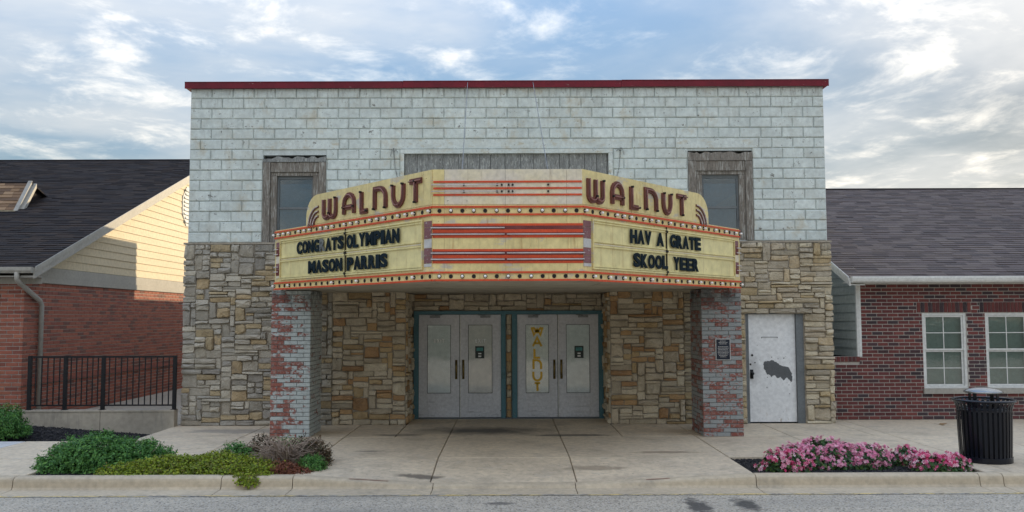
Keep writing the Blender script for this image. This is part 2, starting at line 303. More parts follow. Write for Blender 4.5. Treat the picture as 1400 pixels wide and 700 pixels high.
pm('red_paint', (.33,.06,.05), (.3,.15,.12), 9, .7)
pm('mulch', (.022,.021,.022), None, 6, .95, island=[(.022,.021,.023),(.035,.033,.035),(.015,.014,.015),(.06,.055,.052),(.028,.026,.028)], bump=.3)
pm('soil', (.02,.018,.017), None, 8, .95, bump=1., bs=40)
pm('far_ground', (.20,.19,.16), (.12,.13,.08), .2, .95)
pm('shingle_black', (.05,.045,.042), None, 8, .9, island=[(0.019,0.013,0.012),(0.025,0.017,0.014),(0.031,0.021,0.017),(0.015,0.011,0.011),(0.037,0.024,0.018),(0.021,0.015,0.015)], bump=.6, bs=120)
pm('shingle_grey', (.09,.085,.09), None, 8, .85, island=[(0.116,0.091,0.084),(0.137,0.108,0.096),(0.103,0.081,0.074),(0.151,0.120,0.107),(0.126,0.098,0.091),(0.091,0.073,0.070)], bump=.6, bs=120)
pm('shingle_brown', (.16,.10,.06), None, 8, .9, island=[(.22,.135,.08),(.30,.19,.11),(.15,.095,.062),(.34,.22,.13),(.26,.16,.09)], bump=.6, bs=120)
pm('trim_taupe', (.38,.355,.31), (.33,.31,.27), 2, .5, bump=.05)
pm('trim_white', (.72,.72,.69), (.64,.64,.61), 2, .5, bump=.05)
pm('siding_cream', (.60,.50,.335), (.56,.465,.31), 1.5, .6, bump=.1, bs=20, st=(1,.3,2))
pm('siding_grey', (.46,.49,.47), (.42,.45,.43), 1.5, .6, bump=.1, bs=20)
pm('black_metal', (.008,.008,.010), (.010,.010,.012), 8, .45, bump=.05, spec=.3)
pm('bin_paint', (.005,.007,.014), (.004,.005,.010), 6, .26, bump=.03, spec=.4)
pm('bin_lid', (.30,.30,.29), (.24,.24,.235), 6, .22, bump=.02, spec=.6, metal=.7)
pm('plaque_blue', (.018,.024,.040), None, 8, .4, bump=.05)
pm('curtain_green', (.40,.47,.43), (.35,.42,.385), 1.5, .9, layers=(dict(col=(.38,.43,.40), s=9, blob=(8.5, .7, 1.5, .5, 1, .22), lo=.5, hi=.56, amt=.8),))
pm('leaf_dark', (.05,.10,.035), None, 6, .5, island=[(0.072,0.186,0.044),(0.094,0.240,0.053),(0.124,0.294,0.064),(0.047,0.132,0.033),(0.156,0.324,0.066)], bump=0, transl=.25)
pm('leaf_lime', (.15,.20,.02), None, 6, .5, island=[(0.245,0.332,0.028),(0.326,0.411,0.035),(0.184,0.254,0.028),(0.408,0.450,0.042),(0.154,0.196,0.028),(0.204,0.186,0.042)], bump=0, transl=.3)
pm('leaf_brown', (.08,.05,.03), None, 6, .6, island=[(0.088,0.063,0.034),(0.128,0.083,0.042),(0.064,0.068,0.031),(0.160,0.105,0.056),(0.072,0.048,0.028)], bump=0, transl=.2)
pm('leaf_rust', (.14,.05,.03), None, 6, .6, island=[(0.195,0.070,0.042),(0.255,0.084,0.046),(0.150,0.056,0.036),(0.300,0.119,0.058)], bump=0, transl=.2)
pm('leaf_flower', (.04,.08,.03), None, 6, .5, island=[(0.039,0.092,0.031),(0.055,0.123,0.034),(0.029,0.070,0.024),(0.091,0.154,0.036)], bump=0, transl=.2)
pm('petal_pink', (.7,.22,.36), None, 6, .6, island=[(0.799,0.263,0.420),(0.864,0.347,0.504),(0.713,0.189,0.336),(0.907,0.462,0.578),(0.821,0.294,0.441),(0.920,0.588,0.651)], bump=0, transl=.2)
pm('petal_mixed', (.7,.22,.36), None, 6, .6, island=[(.72,.08,.22),(.84,.36,.47),(.60,.05,.14),(.88,.64,.68),(.78,.15,.33),(.86,.50,.56)], bump=0, transl=.2)
pm('twig', (.38,.29,.22), (.24,.18,.14), 9, .85, bump=.4)
pm('dry_leaf', (.34,.22,.11), (.24,.15,.08), 20, .8)
glass('pane_glass', (.78,.86,.85)); glass('pane_blue', (.62,.74,.80)); glass('pane_clear', (.93,.95,.94))
# ---------------------------------------------------------------- alphabet (marquee letters)
GL = {}
def glyphs(chars):
    objs = {}
    for ch in chars:
        cu = bpy.data.curves.new('glyph', 'FONT'); cu.body = ch; cu.size = 1; cu.extrude = .09; cu.offset = .035; cu.bevel_depth = .012; cu.resolution_u = 4
        o = bpy.data.objects.new('glyph', cu); sc.collection.objects.link(o); objs[ch] = o
    dg = bpy.context.evaluated_depsgraph_get(); dg.update()
    for ch, o in objs.items():
        m = bpy.data.meshes.new_from_object(o.evaluated_get(dg)); vs = [v.co.copy() for v in m.vertices]; fs = [tuple(p.vertices) for p in m.polygons]
        x0 = min(v.x for v in vs); x1 = max(v.x for v in vs); y0 = min(v.y for v in vs); y1 = max(v.y for v in vs)
        GL[ch] = ([((v.x-x0)/(x1-x0), (v.y-y0)/(y1-y0), v.z) for v in vs], fs, x1-x0)
        bpy.data.meshes.remove(m)
    for o in objs.values():
        cu = o.data; bpy.data.objects.remove(o); bpy.data.curves.remove(cu)
glyphs('CONGRATSLYMPIHVEKXWUFD')
def glyph(mb, ch, o, ux, uz, un, w, h, dep):
    vs, fs, _ = GL[ch]; o = Vector(o); ux = Vector(ux); uz = Vector(uz); un = Vector(un)
    mb.add([o + ux*(x*w) + uz*(y*h) + un*(dep*(z/.2+.5)) for x, y, z in vs], fs); return mb
def ribbon(mb, pts, wd, o, ux, uz, un, d0, d1, closed=False):
    """flat stroke of width wd along pts (u,v) with mitred joints, raised from d0 to d1"""
    P = [Vector((a, b)) for a, b in pts]; Lf = []; Rt = []
    for i, p in enumerate(P):
        a = (p - P[i-1]).normalized() if i else None; b = (P[i+1] - p).normalized() if i < len(P)-1 else None
        t = ((a or b) + (b or a)).normalized(); n = Vector((-t.y, t.x)); k = 1 / max(.5, n.dot(Vector((-(a or b).y, (a or b).x))))
        Lf.append(p + n*wd/2*k); Rt.append(p - n*wd/2*k)
    o = Vector(o); ux = Vector(ux); uz = Vector(uz); un = Vector(un); vs = []; fs = []
    for l, r in zip(Lf, Rt):
        for q, d in ((l, d0), (r, d0), (r, d1), (l, d1)): vs.append(o + ux*q.x + uz*q.y + un*d)
    n = len(P)
    for i in range(n-1):
        for k in range(4): fs.append((i*4+k, i*4+(k+1) % 4, i*4+4+(k+1) % 4, i*4+4+k))
    fs += [(3,2,1,0), (n*4-4, n*4-3, n*4-2, n*4-1)]
    mb.add(vs, fs); return mb
def arc(cx, cy, rx, ry, a0, a1, n=7): return [(cx + rx*math.cos(RAD(a0+(a1-a0)*i/n)), cy + ry*math.sin(RAD(a0+(a1-a0)*i/n))) for i in range(n+1)]
X, Y, Z = (1,0,0), (0,1,0), (0,0,1)
# ---------------------------------------------------------------- bricks and stones
BC = {}
def brick_vf(w, h, d, ch):
    a, b = w/2, h/2
    vs = [(-a,0,-b),(a,0,-b),(a,0,b),(-a,0,b),(-a,-d+ch,-b),(a,-d+ch,-b),(a,-d+ch,b),(-a,-d+ch,b),(-a+ch,-d,-b+ch),(a-ch,-d,-b+ch),(a-ch,-d,b-ch),(-a+ch,-d,b-ch)]
    fs = [(8,9,10,11)] + [(k, (k+1) % 4, 4+(k+1) % 4, 4+k) for k in range(4)] + [(4+k, 4+(k+1) % 4, 8+(k+1) % 4, 8+k) for k in range(4)]
    return vs, fs
def brick_mesh(w, h, d, ch, mat):
    k = (round(w, 3), round(h, 3), d, ch, mat)
    if k not in BC:
        mb = MB(); mb.add(*brick_vf(w, h, d, ch)); BC[k] = mb.mesh('brick', MAT[mat])
    return BC[k]
def rot(p, rz): c, s = math.cos(rz), math.sin(rz); return (p[0]*c - p[1]*s, p[0]*s + p[1]*c, p[2])
def brick_join(mb, c, w, h, d, ch, rz):
    vs, fs = brick_vf(w, h, d, ch); mb.add([Vector(rot(p, rz)) + Vector(c) for p in vs], fs)
def courses(u0, u1, z0, z1, L, hc, gap, opens=(), shift=.5, seed=0):
    """running bond: list of (u centre, z centre, width, height)"""
    out = []; n = max(1, round((z1-z0)/hc)); hc = (z1-z0)/n
    for r in range(n):
        za, zb = z0 + r*hc, z0 + (r+1)*hc; iv = [(u0, u1)]
        for a, b, c, d in opens:
            if c < zb-.02 and d > za+.02:
                nv = []
                for p, q in iv:
                    if b <= p or a >= q: nv.append((p, q)); continue
                    if a > p: nv.append((p, a))
                    if b < q: nv.append((b, q))
                iv = nv
        for p, q in iv:
            k = math.floor((p - u0)/L - 1); off = u0 + (shift*L if r % 2 else 0)
            while True:
                a = max(p, off + k*L); b = min(q, off + (k+1)*L); k += 1
                if a >= q - 1e-6: break
                if b - a > .035: out.append(((a+b)/2, (za+zb)/2, b-a-gap, hc-gap))
    return out
def wall_boxes(u0, u1, z0, z1, v0, v1, opens, axis='x'):
    """solid wall with real openings, as a grid of blocks"""
    us = sorted({u0, u1, *[min(max(q, u0), u1) for o in opens for q in o[:2]]}); zs = sorted({z0, z1, *[min(max(q, z0), z1) for o in opens for q in o[2:]]})
    mb = MB()
    for a, b in zip(us, us[1:]):
        run = None
        for c, d in list(zip(zs, zs[1:])) + [(None, None)]:
            hole = c is None or any(o[0] <= a+1e-6 and o[1] >= b-1e-6 and o[2] <= c+1e-6 and o[3] >= d-1e-6 for o in opens)
            if not hole: run = (run[0], d) if run else (c, d)
            elif run:
                if axis == 'x': mb.box(a, b, v0, v1, *run)
                else: mb.box(v0, v1, a, b, *run)
                run = None
    return mb
def pack(u0, u1, z0, z1, opens, rng, c=.06, big=1.):
    """random ashlar: fill a wall region with unequal rectangles"""
    nu, nz = max(1, round((u1-u0)/c)), max(1, round((z1-z0)/c)); cu, cz = (u1-u0)/nu, (z1-z0)/nz
    occ = [[any(o[0] < u0+(i+.5)*cu < o[1] and o[2] < z0+(j+.5)*cz < o[3] for o in opens) for i in range(nu)] for j in range(nz)]
    out = []
    for j in range(nz):
        for i in range(nu):
            if occ[j][i]: continue
            h = rng.choice([2,2,2,2,1,3,2,2,1,2]); w = rng.choice([4,5,6,7,8,9,5,6,3,10])
            if rng.random() < .09*big: h, w = rng.choice([(4,4),(5,4),(4,6),(5,6),(6,3),(5,3)])
            if h == 1: w = rng.choice([5,7,9,11])
            mw = 0
            while mw < w and i+mw < nu and not occ[j][i+mw]: mw += 1
            if 0 < mw - w + 1 <= 0: pass
            rem = 0
            while i+mw+rem < nu and not occ[j][i+mw+rem] and rem < 2: rem += 1
            if rem == 1: mw += 1
            if mw <= 2 and h < 3: h = rng.choice([2,3,4])
            mh = 1
            while mh < h and j+mh < nz and all(not occ[j+mh][i+k] for k in range(mw)): mh += 1
            if j+mh == nz-1 and all(not occ[nz-1][i+k] for k in range(mw)): mh += 1
            for a in range(mh):
                for b in range(mw): occ[j+a][i+b] = True
            out.append((u0+i*cu, u0+(i+mw)*cu, z0+j*cz, z0+(j+mh)*cz))
    return out
def stone_vf(w, h, d, rng):
    a, b = w/2 - rng.uniform(.002, .007), h/2 - rng.uniform(.002, .007); k = min(a, b)*rng.uniform(.12, .38); ja = min(a, b)*.27
    pts = [(-a+k,-b),(0,-b),(a-k,-b),(a,-b+k),(a,b-k),(a-k,b),(0,b),(-a+k,b),(-a,b-k),(-a,-b+k)]
    pts = [(min(a+.004, max(-a-.004, x + rng.uniform(-ja, ja))), min(b+.004, max(-b-.004, y + rng.uniform(-ja, ja)))) for x, y in pts]
    vs = [(x, 0, y) for x, y in pts]; ins = min(.022, k*.8)
    vs += [(x*.995, -d*.55, y*.99) for x, y in pts]
    sx, sz = (a-ins)/a, (b-ins)/b; tilt, tiltz = rng.uniform(-.25, .25), rng.uniform(-.25, .25)
    vs += [(x*sx + rng.uniform(-.004,.004), -d*(.92 + rng.uniform(-.22, .2) + tilt*x/w + tiltz*y/h), y*sz + rng.uniform(-.004,.004)) for x, y in pts]
    vs.append((rng.uniform(-.4,.4)*a, -d*rng.uniform(.9, 1.2), rng.uniform(-.3,.3)*b)); n = 10
    fs = [(i+r*n, (i+1) % n + r*n, (i+1) % n + (r+1)*n, i + (r+1)*n) for r in (0, 1) for i in range(n)] + [(2*n+i, 2*n+(i+1) % n, 3*n) for i in range(n)]
    return vs, fs
STONES = []
def stones(u0, u1, z0, z1, v, mat, rng, opens=(), face='y', big=1.):
    for a, b, c, d in pack(u0, u1, z0, z1, opens, rng, c=.05, big=big):
        vs, fs = stone_vf(b-a, d-c, rng.choice((.02,.03,.035,.045,.06,.075)), rng); u = (a+b)/2; z = (c+d)/2
        loc, rz = ((u, v, z), 0.) if face == 'y' else ((v, u, z), RAD(90 if face == '+x' else -90))
        STONES.append(((b-a)*(d-c)*(1 if face == 'y' else .2), vs, fs, loc, rz, mat))
def lay_stones(parent, limit=296):
    STONES.sort(key=lambda q: -q[0]); rest = {}
    for i, (_, vs, fs, loc, rz, mat) in enumerate(STONES):
        if i < limit:
            mb = MB(); mb.add(vs, fs); inst('stone', mb.mesh('stone', MAT[mat], False), parent, loc, rz)
        else: rest.setdefault(mat, MB()).add([Vector(rot(p, rz)) + Vector(loc) for p in vs], fs)
    for mat, mb in rest.items(): mb.build('small_stones', MAT[mat + '_small'], parent, False, kind='stuff')
# ================================================================ SETTING
mb = MB(); mb.add([(-1500,-1500,-.32),(1500,-1500,-.32),(1500,1500,-.32),(-1500,1500,-.32)], [(0,1,2,3)]); mb.build('ground', MAT['far_ground'], kind='structure')
mb = MB(); mb.box(-80, 80, -26, -5.80, -.5, -.155); road = mb.build('road', MAT['asphalt'], kind='structure')
mb = MB(); mb.add([(-40,-5.872,-.150),(40,-5.872,-.150),(40,-5.803,-.150),(-40,-5.803,-.150)], [(0,1,2,3)]); mb.build('edge_line', MAT['yellow_paint'], road)
mb = MB(); mb.box(-60, 60, -5.805, 30, -.5, -.20); sub = mb.build('base_course', MAT['joint_dark'], kind='structure')
def curb_h(x):
    pts = [(-2.72, 0), (-.95, -.108), (.85, -.108), (3.13, 0)]
    if x <= pts[0][0] or x >= pts[-1][0]: return 0.
    for (a, b), (c, d) in zip(pts, pts[1:]):
        if x <= c: return b + (d-b)*(x-a)/(c-a)
curb = MB(); curb.box(-60, 60, -5.4, -5.26, -.30, -.20); curb = curb.build('curb', MAT['joint_dark'], kind='structure')
CJ = [-60, -9.0, -6.25, -3.62, -2.72, -.95, .85, 3.13, 5.95, 6.25, 9.2, 60]
for a, b in zip(CJ, CJ[1:]):
    a += .005; b -= .005; n = 10 if b - a < 6 else 1; vs = []; fs = []
    for i in range(n+1):
        x = a + (b-a)*i/n; h = curb_h(x); g = -.146; f = max(.25, (h-g)/.146)
        prof = [(-5.252,-.3),(-5.252,h-.003),(-5.265,h+.004),(-5.37,h+.004),(-5.395,h-.006*f),(-5.415,h-.022*f),(-5.425,h-.05*f),(-5.436,min(h-.05*f, g+.025)),(-5.455,g),(-5.80,g-.005),(-5.80,-.3)]
        vs += [(x, p, q) for p, q in prof]
    m = len(prof)
    for i in range(n): fs += [(i*m+k, i*m+k+1, (i+1)*m+k+1, (i+1)*m+k) for k in range(m-1)]
    fs += [tuple(range(m)), tuple(range((n+1)*m-1, n*m-1, -1))]
    mb = MB(); mb.add(vs, fs); mb.build('curb_segment', MAT['curb_concrete'], curb, smooth=False)
for x0, x1 in ((-2.02, -1.52), (1.75, 2.05)):
    mb = MB(); mb.add([(x0,-5.375,curb_h(x0)+.008),(x1,-5.375,curb_h(x1)+.008),(x1,-5.352,curb_h(x1)+.008),(x0,-5.352,curb_h(x0)+.008)], [(0,1,2,3)]); mb.build('red_mark', MAT['red_paint'], curb)
mb = MB(); mb.box(-22, 22, -5.25, 1.6, -.19, -.135); side = mb.build('sidewalk', MAT['joint_dark'], kind='structure')
def slab(x0, x1, y0, y1, mat='concrete', z=lambda x, y: 0., parent=None):
    g = .006; x0 += g; x1 -= g; y0 += g; y1 -= g; c = .008; vs = []
    for i, dz in ((0, -.12), (0, -c), (c, 0)):
        vs += [(x, y, z(x, y)+dz) for x, y in ((x0+i,y0+i),(x1-i,y0+i),(x1-i,y1-i),(x0+i,y1-i))]
    mb = MB(); mb.add(vs, [(8,9,10,11)] + [(r*4+k, r*4+(k+1) % 4, r*4+4+(k+1) % 4, r*4+4+k) for r in (0, 1) for k in range(4)])
    mb.build('slab', MAT[mat], parent or side)
XJ = [-6.2, -4.49, -2.75, -1.0, .88, 3.15, 4.74, 6.46, 7.95, 9.6, 11.3, 13]
for a, b in zip(XJ, XJ[1:]):
    back = 1.02 if a in (-2.75, -1.0, .88) else (0. if b < 6.5 else .5)
    if a == 4.74: slab(a, 6.16, -1.75, .0); slab(6.16, b, -1.75, .5)
    elif a == -2.75: slab(a, -1.9, -1.75, 0.); slab(-1.9, b, -1.75, 1.02)
    elif a == .88: slab(a, 1.93, -1.75, 1.02); slab(1.93, b, -1.75, 0.)
    else: slab(a, b, -1.75, back)
    slab(a, b, -3.95, -1.75)
    if a in (-2.75, -1.0, .88): slab(a, b, -5.25, -3.95, z=lambda x, y: curb_h(x)*max(0., (-3.95-y)/1.3))
    elif a == 4.74: pass
    elif a >= 6.4: slab(a, b, -5.25, -3.95)
slab(6.12, 6.46, -5.25, -3.95)
for a, b in ((-8.0, -6.2), (-9.8, -8.0), (-11.6, -9.8), (-13.4, -11.6)):
    slab(a, b, -3.95, -2.9)
    slab(a, b, -5.25, -3.95)
slab(-7.9, -6.2, -2.9, -2.1); slab(-10.4, -7.9, -2.9, -2.1, 'concrete_light'); slab(-13.4, -10.4, -2.9, -2.1, 'concrete_light')
mb = MB(); mb.box(-9.36, -6.2, -.12, 22, -.3, .004); mb.build('alley_floor', MAT['concrete_wall'], kind='structure')
def mulch(name, x0, x1, y0, y1, zf, n, label):
    """shredded bark: thousands of loose chips over dark soil"""
    mb = MB(); r = random.Random(n); k = 8
    for i in range(k):
        for j in range(k):
            xa, xb, ya, yb = x0+(x1-x0)*i/k, x0+(x1-x0)*(i+1)/k, y0+(y1-y0)*j/k, y0+(y1-y0)*(j+1)/k
            mb.add([(xa,ya,zf(xa,ya)-.012),(xb,ya,zf(xb,ya)-.012),(xb,yb,zf(xb,yb)-.012),(xa,yb,zf(xa,yb)-.012)], [(0,1,2,3)])
    for _ in range(n):
        x, y = r.uniform(x0+.02, x1-.02), r.uniform(y0+.02, y1-.02); z = zf(x, y) + r.uniform(-.012, .006); a = r.uniform(0, 3.14); l, w, t = r.uniform(.012,.035), r.uniform(.006,.014), r.uniform(.005,.014)
        ca, sa = math.cos(a), math.sin(a); ti = r.uniform(-.5, .5)
        vs = [(x+ca*p-sa*q, y+sa*p+ca*q, z+h+ti*p) for p, q, h in ((-l,-w,0),(l,-w,0),(l,w,0),(-l,w,0),(-l*.7,0,t),(l*.7,0,t))]
        mb.add(vs, [(0,1,5,4),(1,2,5),(2,3,4,5),(3,0,4)])
    mb.build(name, MAT['mulch'], kind='stuff', label=label, cat='mulch')
flat = lambda x, y: -.035
mulch('mulch_bed', 3.16, 6.11, -5.25, -3.96, flat, 9000, 'black bark mulch in the kerbside bed under the pink flowers')
mulch('mulch_bed', -6.19, -2.76, -5.25, -3.96, flat, 9000, 'black bark mulch in the kerbside bed under the green shrubs')
mulch('mulch_bed', -12, -6.21, -2.09, -.31, lambda x, y: -.13 + .20*min(1, max(0, (-6.6-x)/2.6))*min(1, (y+2.1)/1.2), 11000, 'dark mulch bank at the foot of the ramp wall under the railing')
# ================================================================ THEATRE
TH = thing('theatre_building', (0, 4, 0), 'old theatre with white painted block upper wall, red coping and fieldstone ground floor', 'theatre')
wl = (-4.675, -3.468, 3.40, 5.12); wr = (3.469, 4.70, 3.45, 5.18); pnl = (-2.04, 2.02, 3.6, 5.22)
wall_boxes(-6.085, 6.095, 3.40, 6.43, 0.0, .32, [wl, wr, pnl]).build('wall', MAT['block_joint'], TH)
mb = MB(); mb.box(-6.07, 6.08, 1.3, 9.3, 0, 5.27); mb.box(-6.07, -2.05, .325, 1.298, 0, 5.27); mb.box(2.06, 6.08, .325, 1.298, 0, 5.27); mb.box(-2.048, 2.058, .325, 1.298, 2.62, 5.27); mb.build('rear_block', MAT['block_joint'], TH)
mb = MB(); mb.box(-6.07, 6.08, 9.303, 21, 0, 3.86); mb.build('rear_annex', MAT['block_joint'], TH)  # unseen annex, added and sized to shade the lower gable bricks
so = [(-1.92, 1.93, 0, 2.47), (4.49, 5.58, 0, 2.07)]
wall_boxes(-6.10, 6.11, 0, 3.42, -.055, .31, so).build('stone_backing', MAT['mortar'], TH)
mb = MB(); mb.box(-6.14, 6.15, -.085, .02, 3.40, 3.435); mb.build('ledge', MAT['mortar'], TH)
# upper blocks
lint = [(-4.95, -3.22), (3.23, 4.83), (-2.42, 2.40)]
opens = [wl, wr, pnl] + [(a, b, 5.22, 5.42) for a, b in lint]
hid = MB(); nblk = 0
def sightline(x):
    x = abs(x); return 4.75 if x < 1.4 else (4.75 - (x-1.4)*.225 if x < 3.7 else 3.55 if x < 4.35 else 0)
for u, z, w, h in courses(-6.085, 6.095, 3.435, 6.42, .406, .199, .011, opens):
    w2 = w - .0
    if z + h/2 < min(sightline(u-w/2), sightline(u+w/2)) - .05 or nblk > 298: brick_join(hid, (u, 0, z), w2, h, .027, .015, 0)
    else:
        inst('painted_block', brick_mesh(w2, h, .027, .015, 'block_paint'), TH, (u, R.uniform(-.006, .006), z)); nblk += 1
hid.build('painted_blocks_behind_sign', MAT['block_paint'], TH, kind='stuff')
for a, b in lint:
    mb = MB(); mb.add([Vector(p) + Vector(((a+b)/2, 0, 5.32)) for p in brick_vf(b-a-.012, .187, .026, .008)[0]], brick_vf(1,1,.02,.008)[1]); mb.build('lintel', MAT['lintel_paint'], TH)
# coping in three lengths
for a, b, z in ((-6.18, -2.0, 6.418), (-1.996, 2.2, 6.424), (2.204, 6.18, 6.430)):
    mb = MB(); mb.box(a, b, -.085, .40, z, z+.10); mb.box(a, b, -.10, -.086, z-.018, z+.10); mb.box(a, b, -.11, .41, z+.102, z+.112); mb.build('coping', MAT['coping_red'], TH)
# stone facing
rs = random.Random(5)
stones(-6.13, -2.75, 0, 3.40, -.055, 'stone_grey', rs, [(-3.3, -2.0, 0, 3.5)])
stones(-3.30, -1.92, 0, 2.50, -.055, 'stone_warm', rs)
stones(1.93, 3.32, 0, 2.50, -.055, 'stone_warm', rs)
stones(3.32, 6.14, 0, 3.40, -.055, 'stone_beige', rs, [so[1]], big=.6)
hs = MB()
for u, z, w, h in courses(-3.3, 3.32, 2.5, 3.40, .5, .14, .014): brick_join(hs, (u, -.055, z), w, h, .045, .02, 0)
hs.build('stones_behind_sign', MAT['stone_grey'], TH, kind='stuff')
# entrance recess
mb = MB(); mb.box(-2.02, -1.93, .31, 1.1, 0, 2.6); mb.box(1.94, 2.03, .31, 1.1, 0, 2.6); mb.box(-2.03, 2.04, .95, 1.1, 2.12, 2.6); mb.box(-.036, .08, .93, 1.1, 0, 2.12); mb.box(-1.93,-1.872,.95,1.1,0,2.12); mb.box(1.896,1.94,.95,1.1,0,2.12)
mb.build('recess_backing', MAT['mortar'], TH)
mb = MB(); mb.box(-1.93, 1.94, -.02, 1.0, 2.475, 2.55); mb.build('recess_ceiling', MAT['soffit_paint'], TH)
stones(-.04, .94, 0, 2.47, -1.93, 'stone_warm', rs, face='+x'); stones(-.04, .94, 0, 2.47, 1.94, 'stone_warm', rs, face='-x')
stones(-1.87, 1.88, 2.135, 2.47, .95, 'stone_warm', rs); stones(-.03, .075, .02, 2.06, .93, 'stone_warm', rs)
lay_stones(TH)
# door frame and doors
FY = .86
mb = MB(); mb.box(-1.87, 1.895, FY, .96, 2.062, 2.13)
for a, b in ((-1.87, -1.772), (-.132, -.042), (.087, .187), (1.809, 1.895)): mb.box(a, b, FY+.002, .96, 0, 2.061)
mb.build('door_frame', MAT['teal_frame'], TH)
mb = MB(); mb.box(-1.772, 1.81, FY-.02, .97, .0, .022); mb.build('threshold', MAT['steel_frame'], TH)
def door(x0, x1, hinge, pane, extra):
    y = FY + .03; a, b = x0+.165, x1-.17; za, zb = .50, 1.855
    mb = wall_boxes(x0, x1, .03, 2.055, y, y+.045, [(a, b, za, zb)])
    for p, q, r, s in ((a-.018, a, za-.018, zb+.018), (b, b+.018, za-.018, zb+.018), (a, b, za-.018, za), (a, b, zb, zb+.018)): mb.box(p, q, y-.010, y-.0005, r, s)
    d = mb.build('door', MAT['door_paint'], TH)
    mb = MB(); mb.box(a+.001, b-.001, y+.014, y+.022, za+.001, zb-.001); mb.build('blind', MAT[pane], d)  # pale sheet behind the glass; bright street reflection is painted in its colour
    mb = MB(); mb.box(a+.001, b-.001, y+.004, y+.008, za+.001, zb-.001); mb.build('pane', MAT['pane_clear'], d)
    for z0, z1 in ((.055, .125), (.135, .235), (.245, .45)):
        mb = MB(); mb.add([Vector(p)+Vector(((a+b)/2, y-.0005, (z0+z1)/2)) for p in brick_vf(b-a, z1-z0, .006, .004)[0]], brick_vf(1,1,.01,.004)[1]); mb.build('kick_panel', MAT['door_paint'], d)
    mb = MB()
    for p, q, r, s in ((a, a+.009, za, zb), (b-.009, b, za, zb), (a+.009, b-.009, za, za+.009), (a+.009, b-.009, zb-.009, zb)): mb.box(p, q, y-.002, y+.0035, r, s)
    mb.build('gasket', MAT['socket_dark'], d)
    hx = x1 - .085 if hinge == 'l' else x0 + .045
    mb = MB(); mb.box(hx, hx+.045, y-.006, y-.0005, .78, 1.16); mb.tube([(hx+.0225, y-.008, .84), (hx+.0225, y-.05, .87), (hx+.0225, y-.05, 1.07), (hx+.0225, y-.008, 1.10)], .011); mb.build('handle', MAT['brass'], d, True)
    cx = (x0+x1)/2 + (-.08 if hinge == 'l' else .10) * 1
    mb = MB(); mb.box(cx-.10, cx+.10, y-.06, y-.001, 1.995, 2.035); mb.bar((cx, y-.03, 2.04), (cx+.14*(1 if hinge == 'l' else -1), y-.055, 2.052), .02, .01, (0,0,1)); mb.build('closer', MAT['closer_metal'], d)
    if extra: extra(d, a, b, y+.0035)
    return d
def small_text(d, txt, x, z, h, y, mat, gap=.25, ws=.62):
    for ch in txt:
        w = h*ws*GL[ch][2]/.7; mb = MB(); glyph(mb, ch, (x, y, z), X, Z, (0,-1,0), w, h, .0015); mb.build('lettering', MAT[mat], d); x += w + h*gap
def ex1(d, a, b, y): small_text(d, 'EXIT', (a+b)/2-.10, 1.50, .075, y, 'white_vinyl')
def sticker(d, x, y):
    for z0, z1, m in ((1.19, 1.43, 'sticker_dark'), (1.335, 1.40, 'sticker_teal'), (1.215, 1.245, 'white_vinyl'), (1.27, 1.295, 'white_vinyl')):
        k = .002 if m == 'sticker_dark' else .0035; e = .09 if m == 'sticker_dark' else .065 if m == 'sticker_teal' else .03
        mb = MB(); mb.box(x-e, x+e, y-k, y, z0, z1); mb.build('sticker', MAT[m], d)
def ex2(d, a, b, y): ex1(d, a, b, y); sticker(d, (a+b)/2-.01, y)
def deco(ch):
    return {'W': [[(0,1),(0,.22)] + arc(.25,.22,.25,.22,180,360)[1:] + [(.5,1)], [(.5,.22)] + arc(.75,.22,.25,.22,180,360)[1:] + [(1,1)]],
            'A': [[(0,0),(0,.55)] + arc(.5,.55,.5,.45,180,0)[1:] + [(1,0)], [(0,.36),(1,.36)]],
            'L': [[(0,1),(0,0),(1,0)]], 'N': [[(0,0),(0,1),(.45,1)] + arc(.45,.5,.55,.5,90,0)[1:] + [(1,0)]],
            'U': [[(0,1),(0,.5)] + arc(.5,.5,.5,.5,180,360)[1:] + [(1,1)]], 'T': [[(0,1),(1,1)], [(.5,1),(.5,0)]]}[ch]
def ex3(d, a, b, y):
    z = 1.83; hs_ = [.205, .225, .225, .225, .225, .205]
    for ch, h in zip('WALNUT', hs_):
        mb = MB(); w = {'W': .22, 'A': .17, 'L': .11, 'N': .15, 'U': .16, 'T': .11}[ch]; x0 = (a+b)/2 + (.0 if ch != 'T' else 0)
        pts = deco(ch) if ch not in 'WA' else ({'W': [[(0,1),(.2,0),(.5,.75),(.8,0),(1,1)], [(.14,1),(.5,.35),(.86,1)]], 'A': [[(0,0),(.5,1),(1,0)], [(.2,.36),(.8,.36)]]}[ch])
        for s in pts: ribbon(mb, [(q[0]*w, q[1]*(h-.05)) for q in s], .044, (x0-w/2, y, z-h+.022), X, Z, (0,-1,0), 0, .002)
        mb.build('gold_letter', MAT['gold_paint'], d); z -= h
def ex4(d, a, b, y): sticker(d, (a+b)/2+.02, y)
door(-1.768, -.962, 'l', 'pane_grey', ex1); door(-.952, -.136, 'r', 'pane_pink', ex2)
door(.191, .988, 'l', 'pane_white', ex3); door(.998, 1.805, 'r', 'pane_grey', ex4)
for x in (-.957, .993):
    mb = MB(); mb.box(x-.004, x+.004, FY+.055, FY+.08, .03, 2.055); mb.build('door_seal', MAT['socket_dark'], TH)
    mb = MB(); mb.box(x+.006, x+.024, FY+.012, FY+.0295, .03, 2.05); mb.build('astragal', MAT['trim_white'], TH)
